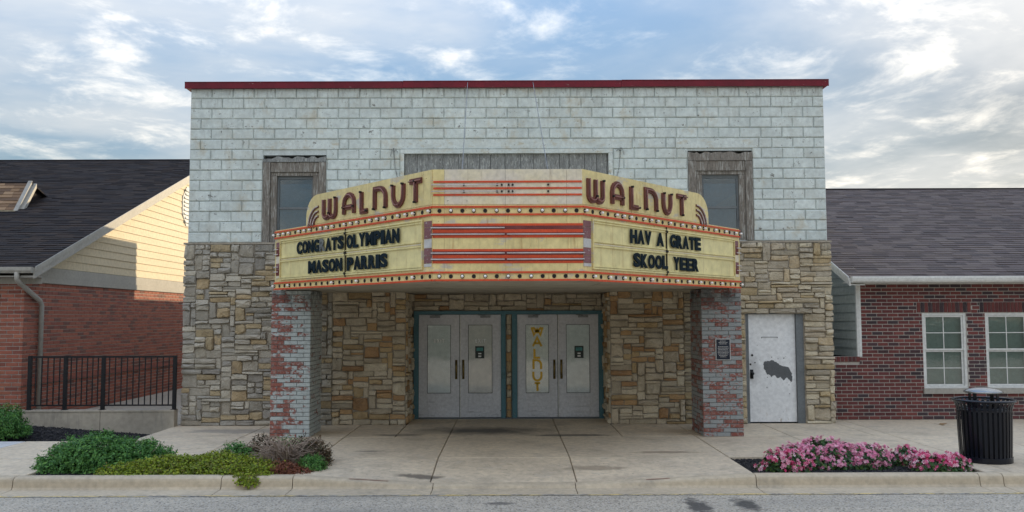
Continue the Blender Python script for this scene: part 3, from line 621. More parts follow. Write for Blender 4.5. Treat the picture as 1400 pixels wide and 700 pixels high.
# plain steel side door
mb = MB()
for a, b, z0, z1 in ((4.49, 4.545, 0, 2.07), (5.445, 5.58, 0, 2.07), (4.545, 5.445, 2.045, 2.07)): mb.box(a, b, -.045, .2, z0, z1)
mb.build('side_door_frame', MAT['steel_frame'], TH)
mb = MB(); mb.box(4.549, 5.441, .015, .06, .022, 2.042); sdoor = mb.build('steel_door', MAT['steel_door_paint'], TH, label='white steel door with a dark bare patch')
patch = [(4.83,1.10),(4.85,1.16),(4.93,1.155),(5.0,1.18),(5.07,1.14),(5.13,1.09),(5.22,1.06),(5.30,1.05),(5.36,.93),(5.375,.80),(5.34,.755),(5.30,.82),(5.26,.86),(5.21,.80),(5.15,.855),(5.09,.84),(5.03,.90),(4.97,.855),(4.93,.91),(4.89,.90),(4.86,.98),(4.84,1.0)]
rg = random.Random(4); fine = []
for (xa, za), (xb, zb_) in zip(patch, patch[1:] + patch[:1]):
    for q in range(4): fine.append((xa + (xb-xa)*q/4 + rg.uniform(-.008, .008), za + (zb_-za)*q/4 + rg.uniform(-.008, .008)))
mb = MB(); mb.prism(fine, (0, .015, 0), X, Z, (0,-1,0), .0, .0015); mb.build('bare_patch', MAT['bare_grey'], sdoor)
for q in range(16):
    cx, cz, r = rg.uniform(4.74, 5.42), rg.uniform(.66, 1.26), rg.uniform(.004, .014); mb = MB(); mb.prism([(cx + r*rg.uniform(.5,1.3)*math.cos(t*1.047), cz + r*rg.uniform(.5,1.3)*math.sin(t*1.047)) for t in range(6)], (0, .015, 0), X, Z, (0,-1,0), 0, .0012); mb.build('chip', MAT['bare_grey'], sdoor)
mb = MB(); mb.tube([(4.60,.012,.93),(4.60,-.04,.93)], [.022,.022]); mb.lathe([(.0,-.03),(.03,-.02),(.034,0),(.03,.02),(0,.03)], (4.60,-.06,.93), 12); mb.box(4.575,4.635,.008,.0145,.83,1.0); mb.build('knob', MAT['black_metal'], sdoor, True)
for x, z, r in ((4.585,1.10,.018),(4.67,1.13,.012),(4.62,1.27,.022),(5.31,.545,.008)):
    mb = MB(); mb.tube([(x,.0145,z),(x,.009,z)], r, 10); mb.build('lock', MAT['socket_dark'], sdoor)
mb = MB(); mb.box(4.80, 5.11, .010, .0145, 1.605, 1.615); mb.box(4.80,4.815,.010,.0145,1.59,1.604); mb.box(5.095,5.11,.010,.0145,1.59,1.604); mb.build('sign_outline', MAT['bare_grey'], sdoor)
# upper windows in weathered timber
def upper_window(o, gl, zt, zm, reflection_backing, kind):
    x0, x1, z0, z1 = o; a, b = gl
    h = MB(); h.box(x0, x1, .14, .30, z0, z1 if not kind else z1); 
    wnd = MB(); wnd.box(a-.02, b+.02, .15, .17, z0, zt+.02); wnd = wnd.build('window', MAT['dark_room'], TH)
    mb = MB()
    for p, q in ((a, a+.035), (b-.035, b)): mb.box(p, q, .06, .12, z0, zt)
    mb.box(a+.035, b-.035, .062, .118, zt-.06, zt); mb.box(a+.035, b-.035, .058, .115, zm-.02, zm+.02); mb.build('sash', MAT['steel_frame'], wnd)
    mb = MB(); mb.box(a+.035, b-.035, .085, .089, z0, zt-.06); mb.build('pane', MAT['pane_blue'], wnd)
    if not kind:
        mb = MB(); mb.box(a+.03, b-.03, .13, .134, z0, zt-.14); mb.build('blind', MAT['blind_blue'], wnd)  # sheet behind the pane, coloured as the sky it would reflect
    else:
        mb = MB(); mb.prism([(a+.30, zm+.06),(b-.04, zm+.28),(b-.04, zm+.03),(a+.27, zm+.03)], (0,.125,0), X, Z, (0,-1,0), 0, .004); mb.build('curtain', MAT['torn_cloth'], wnd)
        mb = MB(); mb.box(a+.03, b-.03, .135, .139, z0, zt-.16); mb.build('blind', MAT['blind_blue'], wnd)  # same painted sky reflection, behind the right window's glass
    ri = random.Random(int(abs(x0)*100))
    # boards: outer casing, inner casing, head
    def bd(p, q, r, s, y0, y1): mb = MB(); mb.box(p+.003, q-.003, y0, y1, r+.003, s-.003); mb.build('casing_board', MAT['old_wood'], wnd)
    m1, m2 = (x0+a)/2 + .01, (x1+b)/2 - .01
    bd(x0, m1, z0, zt+.26, -.035, .2); bd(m1, a, z0, zt, .005, .2); bd(m2, x1, z0, zt+.26, -.033, .2); bd(b, m2, z0, zt, .007, .2)
    bd(m1, m2, zt+.07, zt+.26, -.012, .2); bd(m1, m2, zt, zt+.07, .012, .2)
    # splintered head board, ragged upper edge
    n = 22; top = [(x0 + (x1-x0)*i/n, z1 - .02 - abs(noise.noise((i*.41, x0, 0)))*.11) for i in range(n+1)]
    mb = MB(); mb.prism([(x0, zt+.265), (x1, zt+.265)] + top[::-1], (0, 0, 0), X, Z, (0,-1,0), -.15, .03); mb.build('head_board', MAT['silver_wood' if not kind else 'old_wood'], wnd)
upper_window(wl, (-4.41, -3.72), 4.72, 4.10, 1, 0); upper_window(wr, (3.735, 4.44), 4.72, 4.09, 1, 1)
# boarded opening behind the sign
mb = MB(); mb.box(-2.04, 2.02, -.06, .1, 5.135, 5.215); mb.box(1.94, 2.02, -.06, .1, 3.6, 5.13); mb.box(-2.04, -1.97, -.06, .1, 3.6, 5.13); mb.build('opening_frame', MAT['lintel_paint'], TH)
x = -1.965
while x < 1.93:
    w = min(R.uniform(.15, .30), 1.935-x); mb = MB(); yy = R.uniform(-.01, .004); mb.box(x+.004, x+w-.004, yy, .06, 3.62, 5.13); mb.build('plank', MAT['silver_wood'], TH); x += w
mb = MB(); mb.box(-1.97, 1.94, .07, .09, 3.6, 5.13); mb.build('plank_backing', MAT['dark_room'], TH)
for cx in (-2.17, 2.17):     # frayed wire anchors beside the opening
    mb = MB()
    for k in range(5): a = R.uniform(.3, 2.8); mb.tube([(cx, -.03, 5.17), (cx+math.cos(a)*.05, -.06, 5.17+math.sin(a)*.07), (cx+math.cos(a)*.09, -.04, 5.17+R.uniform(-.1,.1))], .006, 5)
    mb.tube([(cx, -.03, 5.17), (cx+.03*(1 if cx < 0 else -1), -.05, 4.85), (cx+.12*(1 if cx < 0 else -1), -.05, 4.5)], .007, 5); mb.build('anchor', MAT['silver_wood'], TH)
# ================================================================ PIERS
def pier(x0, x1, y0, y1, mat, label, inner):
    P = thing('brick_pier', ((x0+x1)/2, (y0+y1)/2, 0), label, 'pier', 'brick piers carrying the marquee'); H = 2.466; d = .012
    mb = MB(); mb.box(x0+d, x1-d, y0+d, y1-d, 0, H); mb.build('pier_core', MAT['pier_joint'], P)
    for u, z, w, h in courses(x0, x1, .0, H, (x1-x0)/3, .0705, .009): inst('brick', brick_mesh(w, h, d+.0, .003, mat), P, (u, y0+d+R.uniform(-.003,.001), z))
    xs = x1-d if inner == '+x' else x0+d; rz = RAD(90) if inner == '+x' else RAD(-90)
    for u, z, w, h in courses(y0+.014, y1, .0, H, (y1-y0)/4, .0705, .009, shift=.5): inst('brick', brick_mesh(w, h, d, .003, mat), P, (xs, u, z), rz)
    ob = MB(); xo = x0+d if inner == '+x' else x1-d
    for u, z, w, h in courses(y0+.014, y1, .0, H, (y1-y0)/4, .0705, .009): brick_join(ob, (xo, u, z), w, h, d, .003, -rz)
    ob.build('bricks_on_outer_side', MAT[mat], P, kind='stuff')
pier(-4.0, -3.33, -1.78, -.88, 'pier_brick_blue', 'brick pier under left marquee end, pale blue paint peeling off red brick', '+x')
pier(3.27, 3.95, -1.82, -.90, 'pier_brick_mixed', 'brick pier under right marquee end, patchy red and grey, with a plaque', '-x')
PQ = thing('plaque', (3.62, -1.823, 1.45), 'small dark blue plaque with pale border on the right brick pier', 'plaque')
mb = MB(); mb.box(3.495, 3.745, -1.842, -1.823, 1.27, 1.63); mb.build('border', MAT['concrete_light'], PQ)
mb = MB(); mb.box(3.508, 3.732, -1.848, -1.8425, 1.283, 1.617); mb.build('plate', MAT['plaque_blue'], PQ)
mb = MB()
for i in range(12):
    z = 1.59 - i*.024; w = [.05,.075,.06,0,.085,.09,.082,.088,.09,.084,.07,.05][i]; x = 3.62-w
    while x < 3.62+w: l = R.uniform(.008, .026); mb.box(x, min(x+l, 3.62+w), -1.8495, -1.8485, z-.004, z+.005); x += l + .006
mb.build('lines_of_print', MAT['concrete_light'], PQ, kind='stuff')
# ================================================================ MARQUEE
MQ = thing('marquee', (0, -2.6, 2.47), 'cream and red theatre marquee with WALNUT lettering, bulbs and black message letters', 'marquee')
Al, Bl, Ar, Br = Vector((-3.87,-2.08,0)), Vector((-.965,-5.4,0)), Vector((3.87,-2.08,0)), Vector((.975,-5.4,0))
zb, zt, zh = 2.47, 3.455, 3.915
def fin(mb, z0, z1, sc_=1., o=0): pass
core = [(-3.84,-2.06),(-.95,-5.37),(.96,-5.37),(3.84,-2.06),(3.84,-.02),(-3.84,-.02)]
mb = MB(); n = len(core); mb.add([(x,y,zb+.03) for x, y in core]+[(x,y,zt-.03) for x, y in core], [tuple(range(n))[::-1], tuple(range(n, 2*n))]+[(i,(i+1)%n,n+(i+1)%n,n+i) for i in range(n)]); mb.build('frame_box', MAT['cream_faded'], MQ)
for a, b in ((-3.82, -1.3), (-1.29, 1.29), (1.30, 3.82)):     # soffit sheets
    def yl(x): return -2.06 - 3.31*(3.84-abs(x))/2.89 if abs(x) > .955 else -5.37
    xs = sorted({a, b, *[q for q in (-.955, .955) if a < q < b]}); poly = [(x, yl(x)+.02) for x in xs] + [(b, -.11), (a, -.11)]
    mb = MB(); mb.prism(poly, (0,0,zb+.028), X, Y, (0,0,-1), 0, .022); mb.build('soffit_panel', MAT['soffit_paint'], MQ)
sides = {'L': (Al, (Bl-Al).normalized(), Vector((-(Bl-Al).normalized().y*-1, 0, 0)), 1), 'R': (Ar, (Br-Ar).normalized(), None, -1)}
Lp = (Bl-Al).length
fr = {}
for k, (A, dv, _, sg) in sides.items():
    nrm = Vector((dv.y, -dv.x, 0)) * (1 if k == 'L' else -1)
    if nrm.y > 0: nrm = -nrm
    fr[k] = (A, dv, nrm)
RP = random.Random(3)
def strip(name, k, u0, u1, z0, z1, d0, d1, mat, parent=None):
    A, dv, nm = fr[k]; mb = MB(); mb.prism([(u0,z0),(u1,z0),(u1,z1),(u0,z1)], A, dv, Z, nm, d0, d1); return mb.build(name, MAT[mat], parent or MQ)
BULB = MB(); BULB.lathe([(.009,0),(.010,.012),(.017,.024),(.020,.036),(.018,.048),(.010,.056),(0,.059)], (0,0,0), 10); BULB.v = [(x, -z, y) for x, y, z in BULB.v]; BULB.f = [q[::-1] for q in BULB.f]; bulb_m = BULB.mesh('bulb', MAT['bulb_glass'], True)
SOCK = MB(); SOCK.lathe([(.027,0),(.027,.006),(.018,.006),(.016,-.0)], (0,0,0), 10); SOCK.add([(.017*math.cos(i*.628), .017*math.sin(i*.628), .002) for i in range(10)], [tuple(range(10))]); SOCK.v = [(x, -z, y) for x, y, z in SOCK.v]; SOCK.f = [q[::-1] for q in SOCK.f]; sock_m = SOCK.mesh('socket', MAT['socket_dark'])
def lamp(p, rz, lit):
    s = inst('socket', sock_m, MQ, p, rz)
    if lit:
        o = bpy.data.objects.new('bulb', bulb_m); W[o] = Vector(p); sc.collection.objects.link(o); o.parent = s
for k in 'LR':
    A, dv, nm = fr[k]; rz = math.atan2(nm.x, -nm.y)
    # face sheets in three lengths
    for a, b in ((0., 1.18), (1.183, 2.80), (2.803, Lp-.002)): strip('face_sheet', k, a, b, zb, zt, -.03, .0, 'cream')
    # tall header with rounded outer shoulder, in two sheets
    head = [(1.06, zt+.003), (2.75, zt+.003), (2.75, zh)] + arc(1.40, zh-.34, .34, .34, 90, 180, 8)
    mb = MB(); mb.prism(head, A, dv, Z, nm, -.16, .004); mb.build('header_sheet', MAT['cream'], MQ)
    mb = MB(); mb.prism([(2.753, zt+.003), (Lp-.002, zt+.003), (Lp-.002, zh), (2.753, zh)], A, dv, Z, nm, -.16, .004); mb.build('header_sheet', MAT['cream'], MQ)
    for z in (3.425, 3.325, 2.578, 2.478): strip('red_stripe', k, 0, Lp, z-.012, z+.012, .001, .02, 'stripe_red')
    # message board: two pale panes, tracks and divider
    dvd = 2.285 if k == 'L' else 2.37
    for a, b in ((.235, dvd-.008), (dvd+.008, 4.205)):
        strip('message_pane', k, a, b, 2.645, 3.262, .001, .006, 'cream_panel')
    for z, h in ((3.27, .02), (3.235, .012), (2.985, .014), (2.925, .016), (2.66, .014), (2.635, .02)): strip('letter_track', k, .215, 4.215, z-h/2, z+h/2, .007, .024, 'cream_panel')
    strip('track_shadow_gap', k, .215, 4.215, 2.948, 2.962, .0065, .012, 'cream_faded')  # faded cream strip between the two middle tracks
    strip('divider', k, dvd-.004, dvd+.004, 2.60, 3.31, .012, .032, 'socket_dark')
    for a in (.215, 4.205): strip('board_edge', k, a-.008, a+.008, 2.625, 3.28, .0065, .026, 'cream')
    for u in (1.25, 3.30): strip('pane_seam', k, u-.003, u+.003, 2.65, 3.25, .0065, .009, 'cream_faded')
    for z in (3.24, 2.95, 2.65):
        mb = MB(); c = A + dv*dvd + Vector((0,0,z)); mb.tube([c+nm*.03, c+nm*.045], .018, 8); mb.build('clip', MAT['socket_dark'], MQ)
    # worn stripe blocks at both ends of the board
    for z0, z1, m in ((3.17,3.25,'stripe_faded'),(3.02,3.165,'stripe_maroon'),(2.90,3.015,'concrete_light'),(2.80,2.895,'stripe_faded'),(2.70,2.795,'stripe_maroon'),(2.655,2.695,'concrete_light')):
        strip('end_stripe', k, 4.235, Lp-.012, z0, z1, .001, .007, 'stripe_faded' if m == 'stripe_maroon' else m)
        strip('end_stripe', k, .05, .19, z0, z1, .001, .007, m if m != 'concrete_light' else 'cream_faded')
    for z in (3.13, 3.05, 2.84, 2.76): 
        mb = MB(); a0 = A + Vector((0,0,z)); mb.tube([a0 + dv*.16 + nm*.03, a0 + dv*.02 + nm*.035, a0 - dv*.03 + nm*.0, a0 + Vector((-.0,.1,0)) - dv*.02], .008, 6); mb.build('glass_tube', MAT['tube_glass'], MQ, True)
    # bulbs
    for i in range(26):
        u = -.0 + i*.1745
        p = A + dv*u + nm*(.001 if u > .01 else -.0); 
        lamp((p.x, p.y, 3.375), rz, (i % 4 != 0 or i == 0) if k == 'L' else (i % 2 == 1 or i in (0, 8, 16, 20)))
        lamp((p.x, p.y, 2.528), rz, i in (0, 3, 11, 15, 19, 23) if k == 'L' else i % 2 == 0)
    # curled stripes at the header's outer end
    for j, rr in enumerate((.30, .225, .15)):
        pts = [(1.46-rr, 3.475)] + arc(1.46, 3.72-.30+.0, rr, rr, 180, 90, 6)
        for m, w_, e in (('letter_maroon', .034, .014),): 
            mb = MB(); ribbon(mb, pts, w_, A, dv, Z, nm, .0045, e); cs = mb.build('curled_stripe', MAT['letter_maroon'], MQ)
        mb = MB(); mb.tube([A + dv*a + Vector((0,0,b)) + nm*.032 for a, b in pts], .008, 6); mb.build('neon_tube', MAT['tube_glass'], cs, True)
    # WALNUT
    pos = {'L': [('W',1.60,2.03),('A',2.20,2.55),('L',2.68,2.91),('N',3.03,3.38),('U',3.49,3.81),('T',3.89,4.23)],
           'R': [('W',4.33,3.94),('A',3.79,3.475),('L',3.325,3.08),('N',2.95,2.60),('U',2.475,2.20),('T',2.085,1.74)]}[k]
    for ch, a, b in pos:
        w = abs(b-a); d_ = 1 if b > a else -1; sw = .074; mb = MB(); o = A + dv*a + Vector((0,0,3.485)); ux = dv*d_; mt = MB()
        for s in deco(ch):
            q = [(sw/2 + p[0]*(w-sw), sw/2 + p[1]*(.355-sw)) for p in s]
            ribbon(mb, q, sw, o, ux, Z, nm, .0045, .03)
            for off in ((-.017, .017) if ch != 'T' else (0,)): pass
            mt.tube([o + ux*p[0] + Vector((0,0,p[1])) + nm*.048 for p in q], .0095, 6)
        l = mb.build('name_letter', MAT['letter_maroon'], MQ); mt.build('neon_tube', MAT['tube_rose'], l, True)
        for e in (0, -1):
            q = deco(ch)[-1][e]; c = o + ux*(sw/2 + q[0]*(w-sw)) + Vector((0,0,sw/2 + q[1]*(.355-sw))); mb = MB(); mb.tube([c+nm*.02, c+nm*.06], .016, 7); mb.build('electrode', MAT['socket_dark'], l)
    # message
    rows = {'L': [('CONGRATS', .815, 2.262, 3.012), ('OLYMPIAN', 2.335, 3.71, 3.012), ('MASON', 1.19, 2.225, 2.687), ('PARRIS', 2.345, 3.425, 2.687)],
            'R': [('HAV', 3.355, 2.80, 3.012), ('A', 2.67, 2.46, 3.012), ('GRATE', 2.295, 1.37, 3.012), ('SKOOL', 3.285, 2.36, 2.687), ('YEER', 2.21, 1.45, 2.687)]}[k]
    for word, a, b, z in rows:
        rel = [{'I': .55, 'M': 1.2, 'C': 1., 'L': .85}.get(c, 1.) for c in word]; tot = sum(rel); d_ = 1 if b > a else -1; u = a
        for i, (c, r) in enumerate(zip(word, rel)):
            w = abs(b-a)*r/tot; mb = MB(); tz = RP.uniform(-.004, .004)
            glyph(mb, c, A + dv*(u + d_*w*.05) + nm*.026 + Vector((0,0,z+tz)), dv*d_, Z, nm, w*.90, .198, .016)
            pale = (word == 'CONGRATS' and i == 4) or False
            mb.build('message_letter', MAT['letter_pale' if pale else 'letter_black'], MQ); u += d_*w
# front face
def fstrip(name, x0, x1, z0, z1, d0, d1, mat, sm=False):
    mb = MB(); mb.box(x0, x1, -5.4-d1, -5.4-d0, z0, z1); return mb.build(name, MAT[mat], MQ)
for a, b in ((-.962, -.815), (-.812, -.026), (-.023, .768), (.771, .972)):
    fstrip('face_sheet', a, b, zb, zt, -.03, 0, 'cream'); fstrip('header_sheet', a, b, zt+.003, zh, -.16, .003, 'cream_faded' if -.9 < a else 'cream')
for z in (3.752, 3.667, 3.582): fstrip('red_stripe', -.955, .965, z-.012, z+.012, .0035, .014, 'stripe_red')
for z in (3.425, 3.325, 2.578, 2.478): fstrip('red_stripe', -.968, .978, z-.012, z+.012, .001, .02, 'stripe_red')
for z0, seq in ((3.025, ((0,.032,'stripe_red'),(.032,.066,'stripe_maroon'),(.066,.108,'stripe_red'),(.108,.155,'stripe_maroon'),(.155,.185,'stripe_red'))), (2.695, ((0,.03,'stripe_red'),(.03,.066,'stripe_maroon'),(.066,.108,'stripe_red'),(.108,.155,'stripe_maroon'),(.155,.185,'stripe_red')))):
    for a, b, m in seq: fstrip('painted_band', -.966, .976, z0+a, z0+b-.001, .001, .006, m)
for z, both in ((3.152, 0), (3.068, 1), (2.825, 1), (2.745, 1)):
    for a, b in ((-.985, -.035), (-.005, .99))[:1+both]:
        mb = MB(); mb.tube([(a,-5.435,z),(b,-5.435,z)], .0085, 8); gt = mb.build('glass_tube', MAT['tube_glass'], MQ, True)
        for x in (a+.02, b-.02):
            mb = MB(); mb.tube([(x,-5.405,z),(x,-5.436,z)], .012, 7); mb.build('tube_end', MAT['socket_dark'], gt)
for z in (3.71, 3.625):
    mb = MB(); mb.tube([(-.98,-5.43,z),(-.1,-5.43,z)], .006, 6); mb.build('glass_tube', MAT['tube_glass'], MQ, True)
    for x in (-.56,-.13,-.07,.07,.02,.53):
        mb = MB(); mb.tube([(x,-5.403,z),(x,-5.43,z)], .014, 7); mb.build('tube_holder', MAT['socket_dark'], MQ)
for i in range(13):
    x = -.875 + i*.1475
    lamp((x, -5.401, 3.375), 0, i % 2 == 1); lamp((x, -5.401, 2.528), 0, i in (0, 2, 4, 6, 8))
# guy wires up to the parapet
for a, b in (((-.75,-.12,6.50), (-.60,-5.1,3.90)), ((.50,-.12,6.50), (.55,-5.1,3.90))):
    mb = MB(); mb.tube([a, b], .006, 5); mb.build('guy_wire', MAT['closer_metal'], MQ)
# ================================================================ roofs
def shingle_slope(mb, x0, x1, ye, ze, yr, zr, expo, tab, rng):
    ln = math.hypot(yr-ye, zr-ze); n = int(ln/expo); dy, dz = (yr-ye)/n, (zr-ze)/n; ny, nz = -(zr-ze)/ln, (yr-ye)/ln
    for i in range(n):
        x = x0 - rng.uniform(0, tab)
        while x < x1:
            w = tab*rng.uniform(.7, 1.3); a, b = max(x, x0), min(x+w, x1); x += w
            if b - a < .01: continue
            t = rng.uniform(.006, .017); y_, z_ = ye+dy*i, ze+dz*i; q = 1.02
            mb.add([(a,y_,z_),(b,y_,z_),(a,y_+ny*t,z_+nz*t),(b,y_+ny*t,z_+nz*t),(a,y_+dy*q,z_+dz*q+.002),(b,y_+dy*q,z_+dz*q+.002)], [(0,1,3,2),(2,3,5,4)])
# ================================================================ LEFT BUILDING
LB = thing('brick_building', (-12, 6, 0), 'red brick building with black shingle roof and cream sided gable in sunlight', 'building')
GX = -9.36; ye, ze, yr, zr = 0.0, 2.98, 10.1, 6.86; sl_ = (zr-ze)/(yr-ye)
mb = MB(); mb.box(-30, GX-.012, .362, 19.8, -.2, 2.72); mb.build('wall', MAT['brick_joint'], LB)
gab = [(.40, 2.75), (19.8, 2.75), (yr, 2.75 + (yr-.40)*sl_)]
mb = MB(); mb.prism(gab, (GX-.03,0,0), Y, Z, X, -20, 0); mb.build('gable_core', MAT['siding_cream'], LB)
for u, z, w, h in courses(-10.7, GX, .0, 2.72, .254, .0776, .014): inst('brick', brick_mesh(w, h, .012, .003, 'red_brick'), LB, (u, .362, z))
fb = MB()
for u, z, w, h in courses(-15.0, -10.7, .0, 2.72, .254, .0776, .014): brick_join(fb, (u, .362, z), w, h, .012, .003, 0)
fb.build('bricks_beyond_frame', MAT['red_brick_field'], LB, kind='stuff')
fb = MB()
for u, z, w, h in courses(.365, 12.0, .0, 2.72, .254, .0776, .014): brick_join(fb, (GX-.012, u, z), w, h, .012, .003, RAD(90))
fb.build('side_wall_bricks', MAT['red_brick_field'], LB, kind='stuff')
mb = MB(); mb.box(GX, GX+.03, .35, 12, .72, .785); mb.build('brick_band', MAT['red_brick_field'], LB)
mb = MB(); mb.box(GX-.02, GX+.035, .33, 19.8, 2.722, 2.84); mb.build('frieze_board', MAT['trim_taupe'], LB)
mb = MB(); mb.box(GX-.02, GX+.02, .40, 19.8, 2.842, 3.04); mb.build('frieze_board', MAT['trim_taupe'], LB)
z = 3.045
while z < zr - .45:
    y0 = ye + (z - ze)/sl_ + .35; y1 = 2*yr - y0; e = .178; ya = y0 + e/sl_; mb = MB()
    mb.add([(GX+.024,y0,z),(GX+.024,y1,z),(GX+.006,y1-e/sl_,z+e),(GX+.006,ya,z+e),(GX-.03,y0,z),(GX-.03,y1,z)], [(0,1,2,3),(4,5,1,0)]); mb.build('siding_board', MAT['siding_cream'], LB); z += e
sh = MB(); rr_ = random.Random(9); shingle_slope(sh, -17.5, -9.0, ye, ze, yr, zr, .145, .33, rr_)
rf = MB(); rf.add([(-30,ye,ze-.006),(-9.0,ye,ze-.006),(-9.0,yr,zr-.006),(-30,yr,zr-.006),(-9.0,2*yr-ye,ze-.006),(-30,2*yr-ye,ze-.006)], [(0,1,2,3),(3,2,4,5)])
roof = rf.build('roof', MAT['shingle_black'], LB)
sh.build('shingles', MAT['shingle_black'], roof, kind='stuff')
mb = MB(); mb.tube([(-17.5,yr,zr+.0),(-9.0,yr,zr+.0)], .04, 6); mb.build('ridge_cap', MAT['shingle_black'], roof)
# rake board: fascia, drip edge and soffit
def slope_box(mb, x0, x1, ya, za, yb, zb_, dz0, dz1):
    mb.add([(x0,ya,za+dz0),(x1,ya,za+dz0),(x1,ya,za+dz1),(x0,ya,za+dz1),(x0,yb,zb_+dz0),(x1,yb,zb_+dz0),(x1,yb,zb_+dz1),(x0,yb,zb_+dz1)], [(0,1,2,3),(7,6,5,4),(0,4,5,1),(1,5,6,2),(2,6,7,3),(3,7,4,0)])
for sgn in (0, 1):
    ya = ye if not sgn else 2*yr-ye
    mb = MB(); slope_box(mb, -9.02, -8.99, ya, ze, yr, zr, -.21, -.012); slope_box(mb, -9.0+.012, -8.975, ya, ze, yr, zr, -.075, .012); mb.build('rake_board', MAT['trim_taupe'], LB)
    mb = MB(); slope_box(mb, GX-.02, -9.022, ya, ze, yr, zr, -.19, -.17); mb.build('rake_soffit', MAT['trim_taupe'], LB)
mb = MB(); mb.prism([(-.10,2.985),(.0,2.985),(.0,2.87),(-.07,2.87),(-.10,2.92)], (-30,0,0), Y, Z, X, 0, 20.99); mb.build('gutter', MAT['trim_taupe'], LB)
mb = MB(); mb.box(-30, -9.02, .001, .36, 2.80, 2.825); mb.box(-30,-9.03,.34,.358,2.68,2.80); mb.build('eave_soffit', MAT['trim_taupe'], LB)
mb = MB(); path = [(-9.30,-.05,2.89),(-9.30,-.05,2.76),(-9.295,.02,2.70),(-9.285,.78,2.36),(-9.285,.85,2.28),(-9.285,.86,.1)]
mb.tube(path, .048, 8); mb.build('downspout', MAT['trim_taupe'], LB, True)
# louvred vent near the gable's middle
vc = (8.0+.9, 5.25); mb = MB(); mb.prism([(vc[0]+.55*math.cos(RAD(22.5+45*i)), vc[1]+.62*math.sin(RAD(22.5+45*i))) for i in range(8)], (GX,0,0), Y, Z, X, .0, .04); vent = mb.build('gable_vent', MAT['trim_white'], LB)
for i in range(9):
    z = vc[1]-.48+i*.115; hw = .43 if abs(i-4) < 3 else .33; mb = MB(); mb.add([(GX+.075,vc[0]-hw,z),(GX+.075,vc[0]+hw,z),(GX+.042,vc[0]+hw,z+.07),(GX+.042,vc[0]-hw,z+.07)], [(0,1,2,3)]); mb.build('louvre', MAT['trim_white'], vent)
# small roof dormer
dm = MB(); shingle_slope(dm, -15.5, -11.80, 4.20, 4.60, 4.78, 5.36, .105, .28, rr_)
mb = MB(); mb.prism([(4.26,4.56),(5.55,5.06),(4.80,5.33)], (-11.80,0,0), Y, Z, X, -3.7, 0); dor = mb.build('dormer', MAT['shingle_black'], LB); dm.build('dormer_shingles', MAT['shingle_brown'], dor, kind='stuff')
mb = MB(); slope_box(mb, -11.80, -11.70, 4.16, 4.55, 4.78, 5.37, -.10, .03); slope_box(mb, -11.70, -11.62, 4.22, 4.56, 4.84, 5.36, -.14, -.02); mb.build('dormer_rake', MAT['trim_taupe'], dor)
mb = MB(); mb.box(-15.5, -11.72, 4.10, 4.19, 4.47, 4.58); mb.build('dormer_fascia', MAT['siding_cream'], dor)
mb = MB(); slope_box(mb, -15.5, -11.7, 4.75, 5.365, 5.58, 5.09, -.03, .0); mb.build('dormer_top', MAT['shingle_black'], dor)
# ================================================================ RIGHT BUILDING
RB = thing('brick_building', (9.5, 4, 0), 'dark red brick building with grey shingle roof and two white windows', 'building')
FX = 6.84; FYr = .512; eY, eZ, rY, rZ = .12, 2.74, 6.95, 5.42; s2 = (rZ-eZ)/(rY-eY)
w1, w2 = (8.09, 8.95, .60, 2.06), (9.32, 10.18, .60, 2.06)
wall_boxes(FX, 16, 0, 2.66, FYr, .80, [w1, w2]).build('wall', MAT['brick_joint'], RB)
mb = MB(); mb.box(6.16, FX-.002, FYr, .75, 0, 1.12); mb.build('wing_wall', MAT['brick_joint'], RB)
mb = MB(); mb.box(FX+.001, 16, .801, 13.2, 0, 2.6); mb.build('inner_block', MAT['dark_room'], RB)
cand = courses(6.17, 10.55, 0, 2.62, .2075, .0708, .015, [(6.0, FX, 1.11, 3), (w1[0]-.10, w1[1]+.10, 2.05, 2.267), (w2[0]-.10, w2[1]+.10, 2.05, 2.267), (w1[0], w1[1], .55, 2.07), (w2[0], w2[1], .55, 2.07)])
big = sorted(cand, key=lambda q: (-round(q[2], 2), abs(q[0]-7.6)))
vis = [q for q in big if not (7.9 < q[0] < 9.9 and q[1] < .42)]
keep = set(vis[:268]); rest = MB()
for q in cand:
    u, z, w, h = q
    if q in keep: inst('brick', brick_mesh(w, h, .012, .003, 'dark_brick'), RB, (u, FYr, z))
    else: brick_join(rest, (u, FYr, z), w, h, .012, .003, 0)
for u, z, w, h in courses(10.55, 14, 0, 2.62, .2075, .0708, .015): brick_join(rest, (u, FYr, z), w, h, .012, .003, 0)
rest.build('bricks_in_shade_of_bin_and_beyond', MAT['dark_brick_field'], RB, kind='stuff')  # joined bricks: behind the bin, narrower ones and those farther off
for a, b in ((w1[0]-.10, w1[1]+.10), (w2[0]-.10, w2[1]+.10)):        # soldier courses
    n = 14; 
    for i in range(n): inst('soldier_brick', brick_mesh((b-a)/n-.011, .195, .016, .003, 'dark_brick'), RB, (a+(i+.5)*(b-a)/n, FYr+.001, 2.165))
for i in range(9): inst('cap_brick', brick_mesh(.066, .10, .03, .004, 'dark_brick'), RB, (6.205+i*.0755, FYr+.005, 1.165))
mb = MB(); mb.box(6.165, 6.838, .50, .75, 1.121, 1.212); mb.build('cap_bed', MAT['brick_joint'], RB)
